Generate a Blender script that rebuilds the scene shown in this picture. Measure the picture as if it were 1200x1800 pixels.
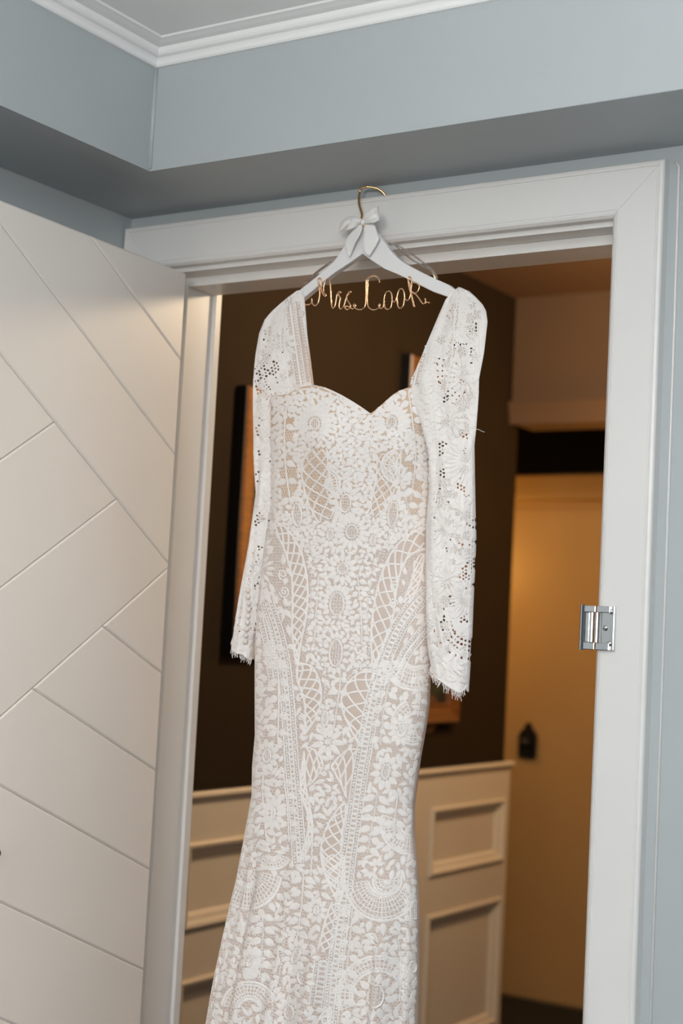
import bpy, bmesh, math, random
import numpy as np
from mathutils import Vector, Matrix
from mathutils.bvhtree import BVHTree

for o in list(bpy.data.objects):
    bpy.data.objects.remove(o)
SC = bpy.context.scene
COL = SC.collection
random.seed(7)
rng = np.random.default_rng(7)

# ------------------------------------------------------------------ camera
F, PITCH, ROLL, YAW = 2664.9, math.radians(4.5708), math.radians(2.9679), math.radians(32.5934)
CAM = Vector((0.0, -2.16, 1.40))
fw = Vector((-math.sin(YAW) * math.cos(PITCH), math.cos(YAW) * math.cos(PITCH), math.sin(PITCH)))
r0 = Vector((math.cos(YAW), math.sin(YAW), 0))
u0 = r0.cross(fw)
rt = math.cos(ROLL) * r0 + math.sin(ROLL) * u0
up = -math.sin(ROLL) * r0 + math.cos(ROLL) * u0
cd = bpy.data.cameras.new('camera')
cd.sensor_fit = 'VERTICAL'
cd.sensor_height = 36.0
cd.sensor_width = 24.0
cd.lens = F / 1800 * 36
cd.clip_start = 0.05
cd.clip_end = 60
cd.dof.use_dof = True
cd.dof.focus_distance = 2.42
cd.dof.aperture_fstop = 3.0
cam = bpy.data.objects.new('camera', cd)
M3 = Matrix((rt, up, -fw)).transposed()
cam.matrix_world = Matrix.Translation(CAM) @ M3.to_4x4()
COL.objects.link(cam)
SC.camera = cam

# ------------------------------------------------------------------ world, lights, exposure
SC.view_settings.view_transform = 'Standard'
SC.view_settings.look = 'None'
SC.view_settings.gamma = 1.0
SC.view_settings.use_curve_mapping = False
SC.view_settings.exposure = 0.13
world = bpy.data.worlds.new('world')
world.use_nodes = True
world.node_tree.nodes['Background'].inputs['Color'].default_value = (0.55, 0.78, 1.0, 1)
world.node_tree.nodes['Background'].inputs['Strength'].default_value = 0.13
SC.world = world


def area_light(name, loc, target, size, size_y, power, color):
    d = bpy.data.lights.new(name, 'AREA')
    d.shape = 'RECTANGLE'
    d.size, d.size_y = size, size_y
    d.energy = power
    d.color = color
    o = bpy.data.objects.new(name, d)
    o.location = loc
    o.rotation_euler = (Vector(target) - Vector(loc)).to_track_quat('-Z', 'Y').to_euler()
    COL.objects.link(o)
    return o


def point_light(name, loc, radius, power, color):
    d = bpy.data.lights.new(name, 'POINT')
    d.shadow_soft_size = radius
    d.energy = power
    d.color = color
    o = bpy.data.objects.new(name, d)
    o.location = loc
    COL.objects.link(o)
    return o


# broad unseen fill light, added behind the photographer to light the room
area_light('added_room_fill', (0.9, -4.5, 1.86), (-1.2, 0, 1.2), 2.2, 0.95, 68, (0.985, 0.99, 0.985))
# the photographer's flash, bounced off the ceiling
area_light('bounce_flash', (-0.2, -1.7, 1.62), (-0.2, -1.69, 2.41), 0.25, 0.25, 29, (0.95, 0.98, 1.0)).data.spread = math.radians(150)
# warm table lamp of the bedroom, left of the photographer
point_light('bedroom_lamp', (-0.75, -2.4, 1.98), 0.16, 20, (1.0, 0.84, 0.70))
# warm lamps of the hall behind the doorway
point_light('hall_lamp_far', (-1.5, 2.35, 1.80), 0.09, 14, (1.0, 0.52, 0.16))
point_light('hall_lamp_near', (-1.30, 1.22, 2.36), 0.09, 52, (1.0, 0.76, 0.50))
point_light('recess_lamp', (-3.05, 2.92, 1.72), 0.10, 8, (1.0, 0.50, 0.10))


# ------------------------------------------------------------------ pixel measuring (photo 1200 x 1800)
def ray(x, y):
    return (fw + rt * ((x - 600) / F) - up * ((y - 900) / F))


def atY(x, y, Y):
    d = ray(x, y)
    return CAM + d * ((Y - CAM.y) / d.y)


def atX(x, y, X):
    d = ray(x, y)
    return CAM + d * ((X - CAM.x) / d.x)


def atZ(x, y, Z):
    d = ray(x, y)
    return CAM + d * ((Z - CAM.z) / d.z)


# ------------------------------------------------------------------ materials
MATS = {}


def material(name, color, rough=0.5, metal=0.0, noise=0.04, nscale=6.0, bump=0.0, bscale=200.0, spec=0.5,
             trans=0.0, alpha=1.0, sheen=0.0, stretch=None, sss=0.0, coat=0.0):
    m = bpy.data.materials.new(name)
    m.use_nodes = True
    nt = m.node_tree
    b = nt.nodes['Principled BSDF']
    b.inputs['Roughness'].default_value = rough
    b.inputs['Metallic'].default_value = metal
    b.inputs['Specular IOR Level'].default_value = spec
    b.inputs['Transmission Weight'].default_value = trans
    b.inputs['Alpha'].default_value = alpha
    b.inputs['Sheen Weight'].default_value = sheen
    b.inputs['Coat Weight'].default_value = coat
    tc = nt.nodes.new('ShaderNodeTexCoord')
    mp = nt.nodes.new('ShaderNodeMapping')
    if stretch:
        mp.inputs['Scale'].default_value = stretch
    nt.links.new(tc.outputs['Object'], mp.inputs['Vector'])
    n = nt.nodes.new('ShaderNodeTexNoise')
    n.inputs['Scale'].default_value = nscale
    n.inputs['Detail'].default_value = 6
    nt.links.new(mp.outputs['Vector'], n.inputs['Vector'])
    cr = nt.nodes.new('ShaderNodeValToRGB')
    cr.color_ramp.elements[0].position = 0.3
    cr.color_ramp.elements[1].position = 0.7
    c = np.array(color)
    cr.color_ramp.elements[0].color = (*np.clip(c * (1 - noise), 0, 1), 1)
    cr.color_ramp.elements[1].color = (*np.clip(c * (1 + noise), 0, 1), 1)
    nt.links.new(n.outputs['Fac'], cr.inputs['Fac'])
    nt.links.new(cr.outputs['Color'], b.inputs['Base Color'])
    if bump > 0:
        n2 = nt.nodes.new('ShaderNodeTexNoise')
        n2.inputs['Scale'].default_value = bscale
        n2.inputs['Detail'].default_value = 3
        nt.links.new(mp.outputs['Vector'], n2.inputs['Vector'])
        bp = nt.nodes.new('ShaderNodeBump')
        bp.inputs['Strength'].default_value = bump
        bp.inputs['Distance'].default_value = 0.002
        nt.links.new(n2.outputs['Fac'], bp.inputs['Height'])
        nt.links.new(bp.outputs['Normal'], b.inputs['Normal'])
    MATS[name] = m
    return m


material('wall_paint', (0.43, 0.475, 0.495), 0.45, noise=0.02, nscale=3, bump=0.05, bscale=260)
material('trim_white', (0.73, 0.735, 0.725), 0.32, noise=0.015, nscale=5, bump=0.03, bscale=120)
material('ceiling_white', (0.87, 0.89, 0.89), 0.6, noise=0.02, nscale=3, bump=0.05, bscale=200)
material('door_white', (0.79, 0.755, 0.71), 0.30, noise=0.015, nscale=4, bump=0.02, bscale=100)
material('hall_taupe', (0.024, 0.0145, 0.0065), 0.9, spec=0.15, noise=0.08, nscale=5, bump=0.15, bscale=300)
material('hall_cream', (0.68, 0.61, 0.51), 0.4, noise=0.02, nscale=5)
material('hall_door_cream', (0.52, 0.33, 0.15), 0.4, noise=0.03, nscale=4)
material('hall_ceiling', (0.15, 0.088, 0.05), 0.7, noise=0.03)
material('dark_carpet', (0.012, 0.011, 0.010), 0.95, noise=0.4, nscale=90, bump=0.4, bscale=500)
material('floor_wood', (0.075, 0.055, 0.042), 0.5, noise=0.25, nscale=8, stretch=(1, 12, 1))
material('near_black_gloss', (0.006, 0.006, 0.006), 0.08, noise=0.1)
material('black_iron_and_shade', (0.008, 0.008, 0.010), 0.45, noise=0.1)
material('frame_wood', (0.25, 0.095, 0.02), 0.4, noise=0.25, nscale=14, stretch=(1, 1, 8))
material('frame_wood_dark', (0.15, 0.055, 0.012), 0.4, noise=0.25, nscale=14, stretch=(1, 1, 8))
material('canvas_dark', (0.016, 0.018, 0.014), 0.6, noise=0.5, nscale=9)
material('paint_yellow', (0.55, 0.30, 0.03), 0.6, noise=0.3, nscale=40)
material('paint_green', (0.03, 0.045, 0.02), 0.6, noise=0.3, nscale=40)
material('paint_vase', (0.10, 0.045, 0.02), 0.6, noise=0.3, nscale=40)
material('gold_metal', (0.86, 0.56, 0.27), 0.22, metal=1.0, noise=0.05, nscale=50)
material('rose_gold_wire', (0.92, 0.60, 0.38), 0.24, metal=1.0, noise=0.05, nscale=50)
material('chrome', (0.58, 0.59, 0.60), 0.10, metal=1.0, noise=0.03, nscale=60)
material('hanger_white', (0.78, 0.785, 0.79), 0.3, noise=0.01, nscale=10)
material('satin_white', (0.80, 0.80, 0.79), 0.28, noise=0.01, nscale=10, sheen=0.3)
material('clear_plastic', (0.95, 0.95, 0.95), 0.08, noise=0.0, trans=1.0, alpha=0.55)
material('nude_lining', (0.60, 0.495, 0.435), 0.55, noise=0.03, nscale=12, bump=0.05, bscale=900)
material('pale_net', (0.60, 0.535, 0.49), 0.7, noise=0.05, nscale=40)
material('tan_lining', (0.62, 0.46, 0.33), 0.55, noise=0.03, nscale=12, bump=0.05, bscale=900)
material('lace_white', (0.86, 0.83, 0.81), 0.75, noise=0.04, nscale=160, bump=0.35, bscale=1400, spec=0.25)
material('lace_thread', (0.86, 0.83, 0.81), 0.6, noise=0.03, nscale=120, bump=0.2, bscale=2000, spec=0.3)
material('bead_white', (0.82, 0.80, 0.785), 0.4, noise=0.02, nscale=80)
material('button_satin', (0.74, 0.68, 0.63), 0.35, noise=0.02, nscale=60)


# ------------------------------------------------------------------ mesh helpers
class MB:
    def __init__(self):
        self.v, self.f = [], []

    def add(self, vs, fs):
        n = len(self.v)
        self.v.extend([tuple(p) for p in vs])
        self.f.extend([tuple(i + n for i in q) for q in fs])
        return self

    def box(self, x0, x1, y0, y1, z0, z1):
        vs = [(x0, y0, z0), (x1, y0, z0), (x1, y1, z0), (x0, y1, z0), (x0, y0, z1), (x1, y0, z1), (x1, y1, z1), (x0, y1, z1)]
        return self.add(vs, [(0, 3, 2, 1), (4, 5, 6, 7), (0, 1, 5, 4), (1, 2, 6, 5), (2, 3, 7, 6), (3, 0, 4, 7)])

    def tube(self, pts, rad, n=10, closed=False, cap=True):
        pts = [Vector(p) for p in pts]
        rr = rad if hasattr(rad, '__len__') else [rad] * len(pts)
        N = len(pts)
        T = []
        for i in range(N):
            a = pts[(i - 1) % N] if (closed or i > 0) else pts[i]
            b = pts[(i + 1) % N] if (closed or i < N - 1) else pts[i]
            T.append((b - a).normalized())
        ref = Vector((0, 1, 0)) if abs(T[0].y) < 0.9 else Vector((1, 0, 0))
        nrm = T[0].cross(ref).normalized()
        vs, fs = [], []
        for i in range(N):
            nrm = (nrm - T[i] * nrm.dot(T[i])).normalized()
            bi = T[i].cross(nrm)
            for k in range(n):
                a = 2 * math.pi * k / n
                vs.append(pts[i] + (nrm * math.cos(a) + bi * math.sin(a)) * rr[i])
        for i in range(N if closed else N - 1):
            j = (i + 1) % N
            for k in range(n):
                fs.append((i * n + k, i * n + (k + 1) % n, j * n + (k + 1) % n, j * n + k))
        if cap and not closed:
            fs.append(tuple(range(n - 1, -1, -1)))
            fs.append(tuple((N - 1) * n + k for k in range(n)))
        return self.add(vs, fs)

    def prism(self, poly, axis, a, b):
        """poly: list of 2D points; extruded along axis (0,1,2) from a to b"""
        n = len(poly)
        vs = []
        for t in (a, b):
            for p in poly:
                q = [p[0], p[1]]
                q.insert(axis, t)
                vs.append(tuple(q))
        fs = [tuple(range(n)), tuple(range(2 * n - 1, n - 1, -1))]
        for i in range(n):
            j = (i + 1) % n
            fs.append((i, i + n, j + n, j))
        return self.add(vs, fs)

    def sphere(self, c, r, nu=10, nv=6, sc=(1, 1, 1)):
        c = Vector(c)
        vs = [c + Vector((0, 0, r * sc[2]))]
        for i in range(1, nv):
            t = math.pi * i / nv
            for k in range(nu):
                a = 2 * math.pi * k / nu
                vs.append(c + Vector((r * sc[0] * math.sin(t) * math.cos(a), r * sc[1] * math.sin(t) * math.sin(a), r * sc[2] * math.cos(t))))
        vs.append(c - Vector((0, 0, r * sc[2])))
        fs = [(0, 1 + k, 1 + (k + 1) % nu) for k in range(nu)]
        for i in range(nv - 2):
            for k in range(nu):
                a = 1 + i * nu + k
                b = 1 + i * nu + (k + 1) % nu
                fs.append((a, a + nu, b + nu, b))
        L = len(vs) - 1
        fs += [(L, 1 + (nv - 2) * nu + (k + 1) % nu, 1 + (nv - 2) * nu + k) for k in range(nu)]
        return self.add(vs, fs)

    def build(self, name, mat, parent=None, smooth=False, bevel=0.0, seg=2, fixn=True, auto=False):
        me = bpy.data.meshes.new(name)
        me.from_pydata(self.v, [], self.f)
        if fixn:
            bm = bmesh.new()
            bm.from_mesh(me)
            bmesh.ops.recalc_face_normals(bm, faces=bm.faces)
            if bevel > 0:
                bmesh.ops.remove_doubles(bm, verts=bm.verts, dist=1e-6)
                ed = [e for e in bm.edges if len(e.link_faces) == 2 and e.calc_face_angle(0) > 0.35]
                bmesh.ops.bevel(bm, geom=ed, offset=bevel, segments=seg, profile=0.5, affect='EDGES')
            bm.to_mesh(me)
            bm.free()
        me.materials.append(MATS[mat])
        o = bpy.data.objects.new(name, me)
        COL.objects.link(o)
        if smooth:
            me.polygons.foreach_set('use_smooth', [True] * len(me.polygons))
        if parent is not None:
            o.parent = parent
            o.matrix_parent_inverse = parent_matrix(parent).inverted()
        return o


def parent_matrix(p):
    m = p.matrix_basis.copy()
    if p.parent:
        m = parent_matrix(p.parent) @ p.matrix_parent_inverse @ m
    return m


def tag(o, label=None, cat=None, group=None, kind=None):
    if label: o['label'] = label
    if cat: o['category'] = cat
    if group: o['group'] = group
    if kind: o['kind'] = kind
    return o


def empty(name, loc, label=None, cat=None, kind=None, group=None):
    o = bpy.data.objects.new(name, None)
    o.location = loc
    o.empty_display_size = 0.05
    COL.objects.link(o)
    return tag(o, label, cat, group, kind)


def spline(pts, n=8, closed=False):
    """Catmull-Rom through points (any dimension)"""
    P = [np.array(p, float) for p in pts]
    N = len(P)
    out = []
    for i in range(N if closed else N - 1):
        if closed:
            a, b, c, d = P[(i - 1) % N], P[i], P[(i + 1) % N], P[(i + 2) % N]
        else:
            a, b, c, d = P[max(i - 1, 0)], P[i], P[i + 1], P[min(i + 2, N - 1)]
        for k in range(n):
            t = k / n
            out.append(0.5 * (2 * b + (c - a) * t + (2 * a - 5 * b + 4 * c - d) * t * t + (3 * b - a - 3 * c + d) * t ** 3))
    if not closed:
        out.append(P[-1])
    return out


def resample(pts, step):
    P = np.array([np.array(p, float) for p in pts])
    d = np.r_[0, np.cumsum(np.linalg.norm(np.diff(P, axis=0), axis=1))]
    n = max(2, int(round(d[-1] / step)) + 1)
    t = np.linspace(0, d[-1], n)
    return [np.array([np.interp(s, d, P[:, k]) for k in range(P.shape[1])]) for s in t]


# ================================================================== THE BEDROOM SHELL
XL = -1.8886           # left wall
ZS = 2.165             # underside of the bulkhead
YB, XB = -0.2250, -1.6590   # faces of the bulkhead
OL, OR_, OT = -1.792, -0.909, 2.051  # lined opening
WT = 0.12              # wall thickness
ZC = 2.375             # bedroom ceiling

st = lambda o: tag(o, kind='structure')
m = MB()
m.box(XL - 0.1, OL - 0.012, 0, WT, 0, 2.75)
m.box(OR_ + 0.012, 2.2, 0, WT, 0, 2.75)
m.box(OL - 0.012, OR_ + 0.012, 0, WT, OT + 0.012, 2.75)
st(m.build('wall_back', 'wall_paint'))
st(MB().box(XL - 0.1, XL, -5.2, 0, 0, 2.75).build('wall_left', 'wall_paint'))
st(MB().box(-2.0, 2.2, -5.2, 0, -0.1, 0).build('floor', 'floor_wood'))
st(MB().box(XL, 2.2, -5.2, YB + 0.05, ZC, ZC + 0.1).build('ceiling', 'ceiling_white'))
m = MB()
m.box(XL, 2.2, YB, 0, ZS, ZC + 0.1)
b1 = m.build('bulkhead_back', 'wall_paint')
st(b1)
st(MB().box(XL, XB, -5.2, YB, ZS, ZC + 0.1).build('bulkhead_left', 'wall_paint'))
# plaster corner bead running down the inside corner of the bulkhead
st(MB().tube([(XB + 0.001, YB - 0.001, ZS + 0.004), (XB + 0.001, YB - 0.001, 2.35)], 0.004, 8).build('trim_6', 'wall_paint', smooth=True))

# crown moulding: profile (distance out from the face, height)
crown = [(0, 2.344), (0.005, 2.344), (0.0075, 2.3465), (0.010, 2.352), (0.0125, 2.3555), (0.0145, 2.3568), (0.0165, 2.3572), (0.0195, 2.359), (0.0225, 2.3625), (0.0245, 2.3665),
         (0.0255, 2.3683), (0.030, 2.3688), (0.036, 2.3695), (0.043, 2.3712), (0.0485, 2.3722), (0.0495, 2.3722), (0.052, ZC), (0, ZC)]


def mitred_crown(name):
    m = MB()
    n = len(crown)
    vs = []
    for (d, z) in crown:
        vs += [(2.2, YB - d, z), (XB + d, YB - d, z), (XB + d, -5.2, z)]
    fs = []
    for i in range(n - 1):
        a, b = 3 * i, 3 * (i + 1)
        fs += [(a, a + 1, b + 1, b), (a + 1, a + 2, b + 2, b + 1)]
    m.add(vs, fs)
    return m.build(name, 'ceiling_white')


st(mitred_crown('trim_1'))

# ------------------------------------------------------------------ door casing with mitres, stepped lining and stop
cas = empty('trim_2', (-1.35, 0, 0), kind='structure')
CO_L, CO_R, CO_T = -1.886, -0.820, 2.141
CI_L, CI_R, CI_T = -1.804, -0.902, 2.059
# profile from outer edge (0) to inner edge (0.082): (offset inward, thickness out of wall)
prof = [(0.0, 0.0), (0.0, 0.020), (0.002, 0.0225), (0.006, 0.0235), (0.009, 0.0225), (0.0098, 0.0208), (0.0112, 0.0208), (0.012, 0.022),
        (0.071, 0.022), (0.0718, 0.0208), (0.0732, 0.0208), (0.074, 0.022), (0.078, 0.0205), (0.082, 0.016), (0.082, 0.0)]


def casing_board(side):
    vs = []
    for (d, t) in prof:
        if side == 'top':
            vs += [(CO_L + d, -t, CO_T - d), (CO_R - d, -t, CO_T - d)]
        elif side == 'right':
            vs += [(CO_R - d, -t, CO_T - d), (CO_R - d, -t, 0)]
        else:
            vs += [(CO_L + d, -t, CO_T - d), (CO_L + d, -t, 0)]
    n = len(prof)
    fs = [(2 * i, 2 * i + 1, 2 * i + 3, 2 * i + 2) for i in range(n - 1)]
    fs += [tuple(2 * i for i in range(n)), tuple(2 * i + 1 for i in range(n))]
    return MB().add(vs, fs)


for s in ('top', 'right', 'left'):
    o = casing_board(s).build('casing_board', 'trim_white', cas)
    # hairline mitre gap: shrink each board a touch along its length
    c = 0.0004
    for v in o.data.vertices:
        if s == 'top':
            v.co.x += c if v.co.x < -1.35 else -c
m = MB()
m.box(OL - 0.012, OL, 0.0002, WT, 0, OT + 0.012)
m.build('jamb_lining', 'trim_white', cas)
MB().box(OR_, OR_ + 0.012, 0.0002, WT, 0, OT + 0.012).build('jamb_lining', 'trim_white', cas)
MB().box(OL, OR_, 0.0002, WT, OT, OT + 0.012).build('head_lining', 'trim_white', cas)
SL, SR, ST_ = -1.775, -0.926, 2.034
MB().box(OL, SL, 0.041, WT, 0, OT).build('door_stop', 'trim_white', cas, bevel=0.0012)
MB().box(SR, OR_, 0.041, WT, 0, OT).build('door_stop', 'trim_white', cas, bevel=0.0012)
MB().box(SL, SR, 0.041, WT, ST_, OT).build('door_stop', 'trim_white', cas, bevel=0.0012)
# hall-side casing
MB().box(-1.87, SL + 0.006, WT, WT + 0.02, 0, 2.12).build('hall_casing', 'trim_white', cas, bevel=0.002)
MB().box(SR - 0.006, -0.82, WT, WT + 0.02, 0, 2.12).build('hall_casing', 'trim_white', cas, bevel=0.002)
# white caulk/bead line on the wall right of the casing
st(MB().tube([(-0.811, -0.0005, 2.142), (-0.805, -0.0005, 2.132), (-0.804, -0.0005, 1.9), (-0.803, -0.0005, 0.0)], 0.0022, 6).build('trim_3', 'trim_white', smooth=True))

# ------------------------------------------------------------------ the open door with routed grooves
DANG = math.radians(2.7)
door = empty('door_1', (-1.733, -0.018, 0), kind='structure')
HX, HY = -1.733, -0.018
ddir = Vector((math.sin(DANG), -math.cos(DANG), 0))      # along the leaf away from the hinge
dn = Vector((math.cos(DANG), math.sin(DANG), 0))         # face normal (towards the room)
DT, DW, DZ0 = 2.043, 0.80, 0.008


def door_uv(x, y):
    d = ray(x, y)
    P0 = Vector((HX, HY, 0))
    t = (P0 - CAM).dot(dn) / d.dot(dn)
    p = CAM + d * t
    return ((p - P0).dot(ddir), p.z)


def dpt(u, z, h=0.0):
    p = Vector((HX, HY, 0)) + ddir * u + dn * h
    return (p.x, p.y, z)


def clip(poly, a, b, keep):
    """half plane clip; line a->b, keep +1 = left side"""
    out = []
    ax, ay = a
    dx, dy = b[0] - ax, b[1] - ay
    side = lambda p: keep * (dx * (p[1] - ay) - dy * (p[0] - ax))
    for i in range(len(poly)):
        p, q = poly[i], poly[(i + 1) % len(poly)]
        sp, sq = side(p), side(q)
        if sp >= 0: out.append(p)
        if (sp > 0 and sq < 0) or (sp < 0 and sq > 0):
            t = sp / (sp - sq)
            out.append((p[0] + t * (q[0] - p[0]), p[1] + t * (q[1] - p[1])))
    return out


def inset(poly, d):
    n = len(poly)
    A = sum(poly[i][0] * poly[(i + 1) % n][1] - poly[(i + 1) % n][0] * poly[i][1] for i in range(n))
    s = 1 if A > 0 else -1
    res = poly
    for i in range(n):
        p, q = poly[i], poly[(i + 1) % n]
        L = math.hypot(q[0] - p[0], q[1] - p[1])
        if L < 1e-6: continue
        nx, ny = -(q[1] - p[1]) / L * s, (q[0] - p[0]) / L * s
        res = clip(res, (p[0] + nx * d, p[1] + ny * d), (q[0] + nx * d, q[1] + ny * d), s)
        if len(res) < 3: return []
    return res


MB().add([dpt(u, z, h) for h in (-0.040, -0.0045) for u, z in ((0.0006, DZ0), (DW, DZ0), (DW, DT), (0.0006, DT))],
         [(0, 1, 2, 3), (7, 6, 5, 4), (0, 4, 5, 1), (1, 5, 6, 2), (2, 6, 7, 3), (3, 7, 4, 0)]).build('leaf_core', 'door_white', door)
rect = [(0, DZ0), (DW, DZ0), (DW, DT), (0, DT)]
gpx = {'g1': ((0, 390), (309, 800)), 'g2': ((160, 415), (318, 632)), 'g3': ((0, 620), (297, 990)),
       's1': ((0, 810), (93, 745)), 's2': ((0, 1035), (200, 882)), 'L3': ((0, 1262), (297, 998)),
       'b1': ((187, 1105), (287, 1185)), 'b2': ((62, 1213), (275, 1355)), 'b3': ((0, 1380), (263, 1528)),
       'b4': ((0, 1585), (253, 1705)), 'b5': ((0, 1790), (60, 1816))}
G = {k: (door_uv(*a), door_uv(*b)) for k, (a, b) in gpx.items()}
# further grooves below, repeating the spacing
for i, k in enumerate(('b6', 'b7', 'b8', 'b9')):
    G[k] = tuple((p[0], p[1] - 0.19 * (i + 1)) for p in G['b5'])


def above(poly, k):    # keep the part above line k (u grows to the left in the picture)
    (a, b) = G[k]
    if a[0] > b[0]: a, b = b, a
    return clip(poly, a, b, 1)


def below(poly, k):
    (a, b) = G[k]
    if a[0] > b[0]: a, b = b, a
    return clip(poly, a, b, -1)


cells = [above(rect, 'g2'), above(below(rect, 'g2'), 'g1'), above(below(rect, 'g1'), 'g3')]
low = below(rect, 'g3')
cells += [above(low, 's1'), above(below(low, 's1'), 's2'), above(below(low, 's2'), 'L3')]
low = below(rect, 'L3')
names = ['b1', 'b2', 'b3', 'b4', 'b5', 'b6', 'b7', 'b8', 'b9']
cells.append(above(low, 'b1'))
for i in range(len(names) - 1):
    cells.append(above(below(low, names[i]), names[i + 1]))
cells.append(below(low, names[-1]))
for c in cells:
    if len(c) < 3: continue
    a = inset(c, 0.0004)
    b = inset(c, 0.0032)
    if len(a) < 3 or len(a) != len(b): continue
    n = len(a)
    vs = [dpt(u, z, -0.0044) for u, z in a] + [dpt(u, z, -0.0028) for u, z in a] + [dpt(u, z, 0) for u, z in b]
    fs = [tuple(range(2 * n, 3 * n))]
    for i in range(n):
        j = (i + 1) % n
        fs += [(i, j, n + j, n + i), (n + i, n + j, 2 * n + j, 2 * n + i)]
    MB().add(vs, fs).build('panel', 'door_white', door)
# lever handle on the leaf; only its tip reaches into the picture
u_, z_ = door_uv(-50, 1488)
hd = MB()
hd.tube([dpt(u_ + 0.125, z_, 0.0), dpt(u_ + 0.125, z_, 0.008)], 0.026, 24)
hd.tube([dpt(u_ + 0.125, z_, 0.006), dpt(u_ + 0.125, z_, 0.045), dpt(u_ + 0.118, z_, 0.052), dpt(u_ + 0.10, z_, 0.054), dpt(u_ - 0.002, z_ - 0.004, 0.052)],
        [0.008, 0.008, 0.008, 0.008, 0.006], 10)
hd.build('door_handle', 'black_iron_and_shade', door, smooth=True)

# ================================================================== THE HALL BEHIND THE DOORWAY
XH, YE, YF = -2.29, 2.52, 3.42
HC = 2.575
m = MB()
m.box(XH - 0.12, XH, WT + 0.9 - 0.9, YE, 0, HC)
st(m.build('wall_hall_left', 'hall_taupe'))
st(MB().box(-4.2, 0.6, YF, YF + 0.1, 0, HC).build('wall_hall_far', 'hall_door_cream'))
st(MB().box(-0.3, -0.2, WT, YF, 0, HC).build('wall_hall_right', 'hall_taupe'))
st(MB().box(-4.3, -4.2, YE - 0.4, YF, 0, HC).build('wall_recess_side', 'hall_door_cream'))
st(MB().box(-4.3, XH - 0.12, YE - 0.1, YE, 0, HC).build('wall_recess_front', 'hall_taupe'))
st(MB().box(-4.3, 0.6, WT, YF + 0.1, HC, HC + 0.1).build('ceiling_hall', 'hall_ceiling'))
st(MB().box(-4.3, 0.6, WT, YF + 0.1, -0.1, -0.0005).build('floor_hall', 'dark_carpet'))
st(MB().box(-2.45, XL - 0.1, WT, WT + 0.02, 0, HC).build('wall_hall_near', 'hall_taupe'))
# dropped bulkhead across the hall with a moulding under its face
zb = atY(980, 742, YE - 0.06).z
zm = atY(980, 702, YE - 0.06).z
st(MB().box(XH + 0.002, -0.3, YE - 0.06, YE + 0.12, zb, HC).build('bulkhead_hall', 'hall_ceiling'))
m = MB()
m.prism([(YE - 0.06, zm), (YE - 0.085, zm - 0.004), (YE - 0.088, zm - 0.012), (YE - 0.078, (zm + zb) / 2), (YE - 0.07, zb - 0.004), (YE - 0.06, zb - 0.004)], 0, XH + 0.002, -0.3)
st(m.build('trim_4', 'hall_ceiling'))

# wainscot on the hall's left wall: boards proud of the wall and raised panels with bolection mouldings
wa = empty('trim_5', (XH, 1.6, 0), kind='structure')
DZ = 1.0
PB = 0.020
# panel columns along the wall (y ranges of the openings)
cols = [(0.14, 0.66), (0.775, 1.84), (1.99, 2.495)]
rows = [(0.14, 0.552), (0.670, 0.878)]


def rail(y0, y1, z0, z1):
    MB().box(XH, XH + PB, y0, y1, z0, z1).build('rail_board', 'hall_cream', wa, bevel=0.001)


Y0 = WT + 0.02
rail(Y0, YE, 0.878, DZ)
rail(Y0, YE, 0.552, 0.670)
rail(Y0, YE, 0.0, 0.14)
for (a, b) in [(Y0, cols[0][0]), (cols[0][1], cols[1][0]), (cols[1][1], cols[2][0]), (cols[2][1], YE)]:
    if b - a > 0.004:
        rail(a, b, 0.14, 0.552)
        rail(a, b, 0.670, 0.878)
mprof = [(0.0, 0.019), (0.0, 0.026), (0.006, 0.030), (0.013, 0.028), (0.020, 0.018), (0.030, 0.015), (0.036, 0.008), (0.040, 0.002)]


def panel(y0, y1, z0, z1):
    MB().box(XH, XH + 0.004, y0, y1, z0, z1).build('field_panel', 'hall_cream', wa)
    vs, fs = [], []
    n = len(mprof)
    for (d, t) in mprof:
        vs += [(XH + t, y0 + d, z0 + d), (XH + t, y1 - d, z0 + d), (XH + t, y1 - d, z1 - d), (XH + t, y0 + d, z1 - d)]
    for i in range(n - 1):
        for k in range(4):
            fs.append((4 * i + k, 4 * i + (k + 1) % 4, 4 * i + 4 + (k + 1) % 4, 4 * i + 4 + k))
    MB().add(vs, fs).build('panel_moulding', 'hall_cream', wa)


for (a, b) in cols:
    for (c, d) in rows:
        panel(a, b, c, d)
dado = [(0.0, DZ), (0.030, DZ), (0.034, DZ - 0.006), (0.034, DZ - 0.012), (0.026, DZ - 0.017), (0.020, DZ - 0.024), (0.016, DZ - 0.032), (0.012, DZ - 0.034), (0.0, DZ - 0.034)]
MB().prism([(XH + d, z) for d, z in dado], 1, Y0, YE + 0.018).build('dado_rail', 'hall_cream', wa)
MB().box(XH - 0.12, XH + PB, YE, YE + 0.012, 0, DZ - 0.02).build('end_board', 'hall_cream', wa)

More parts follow.
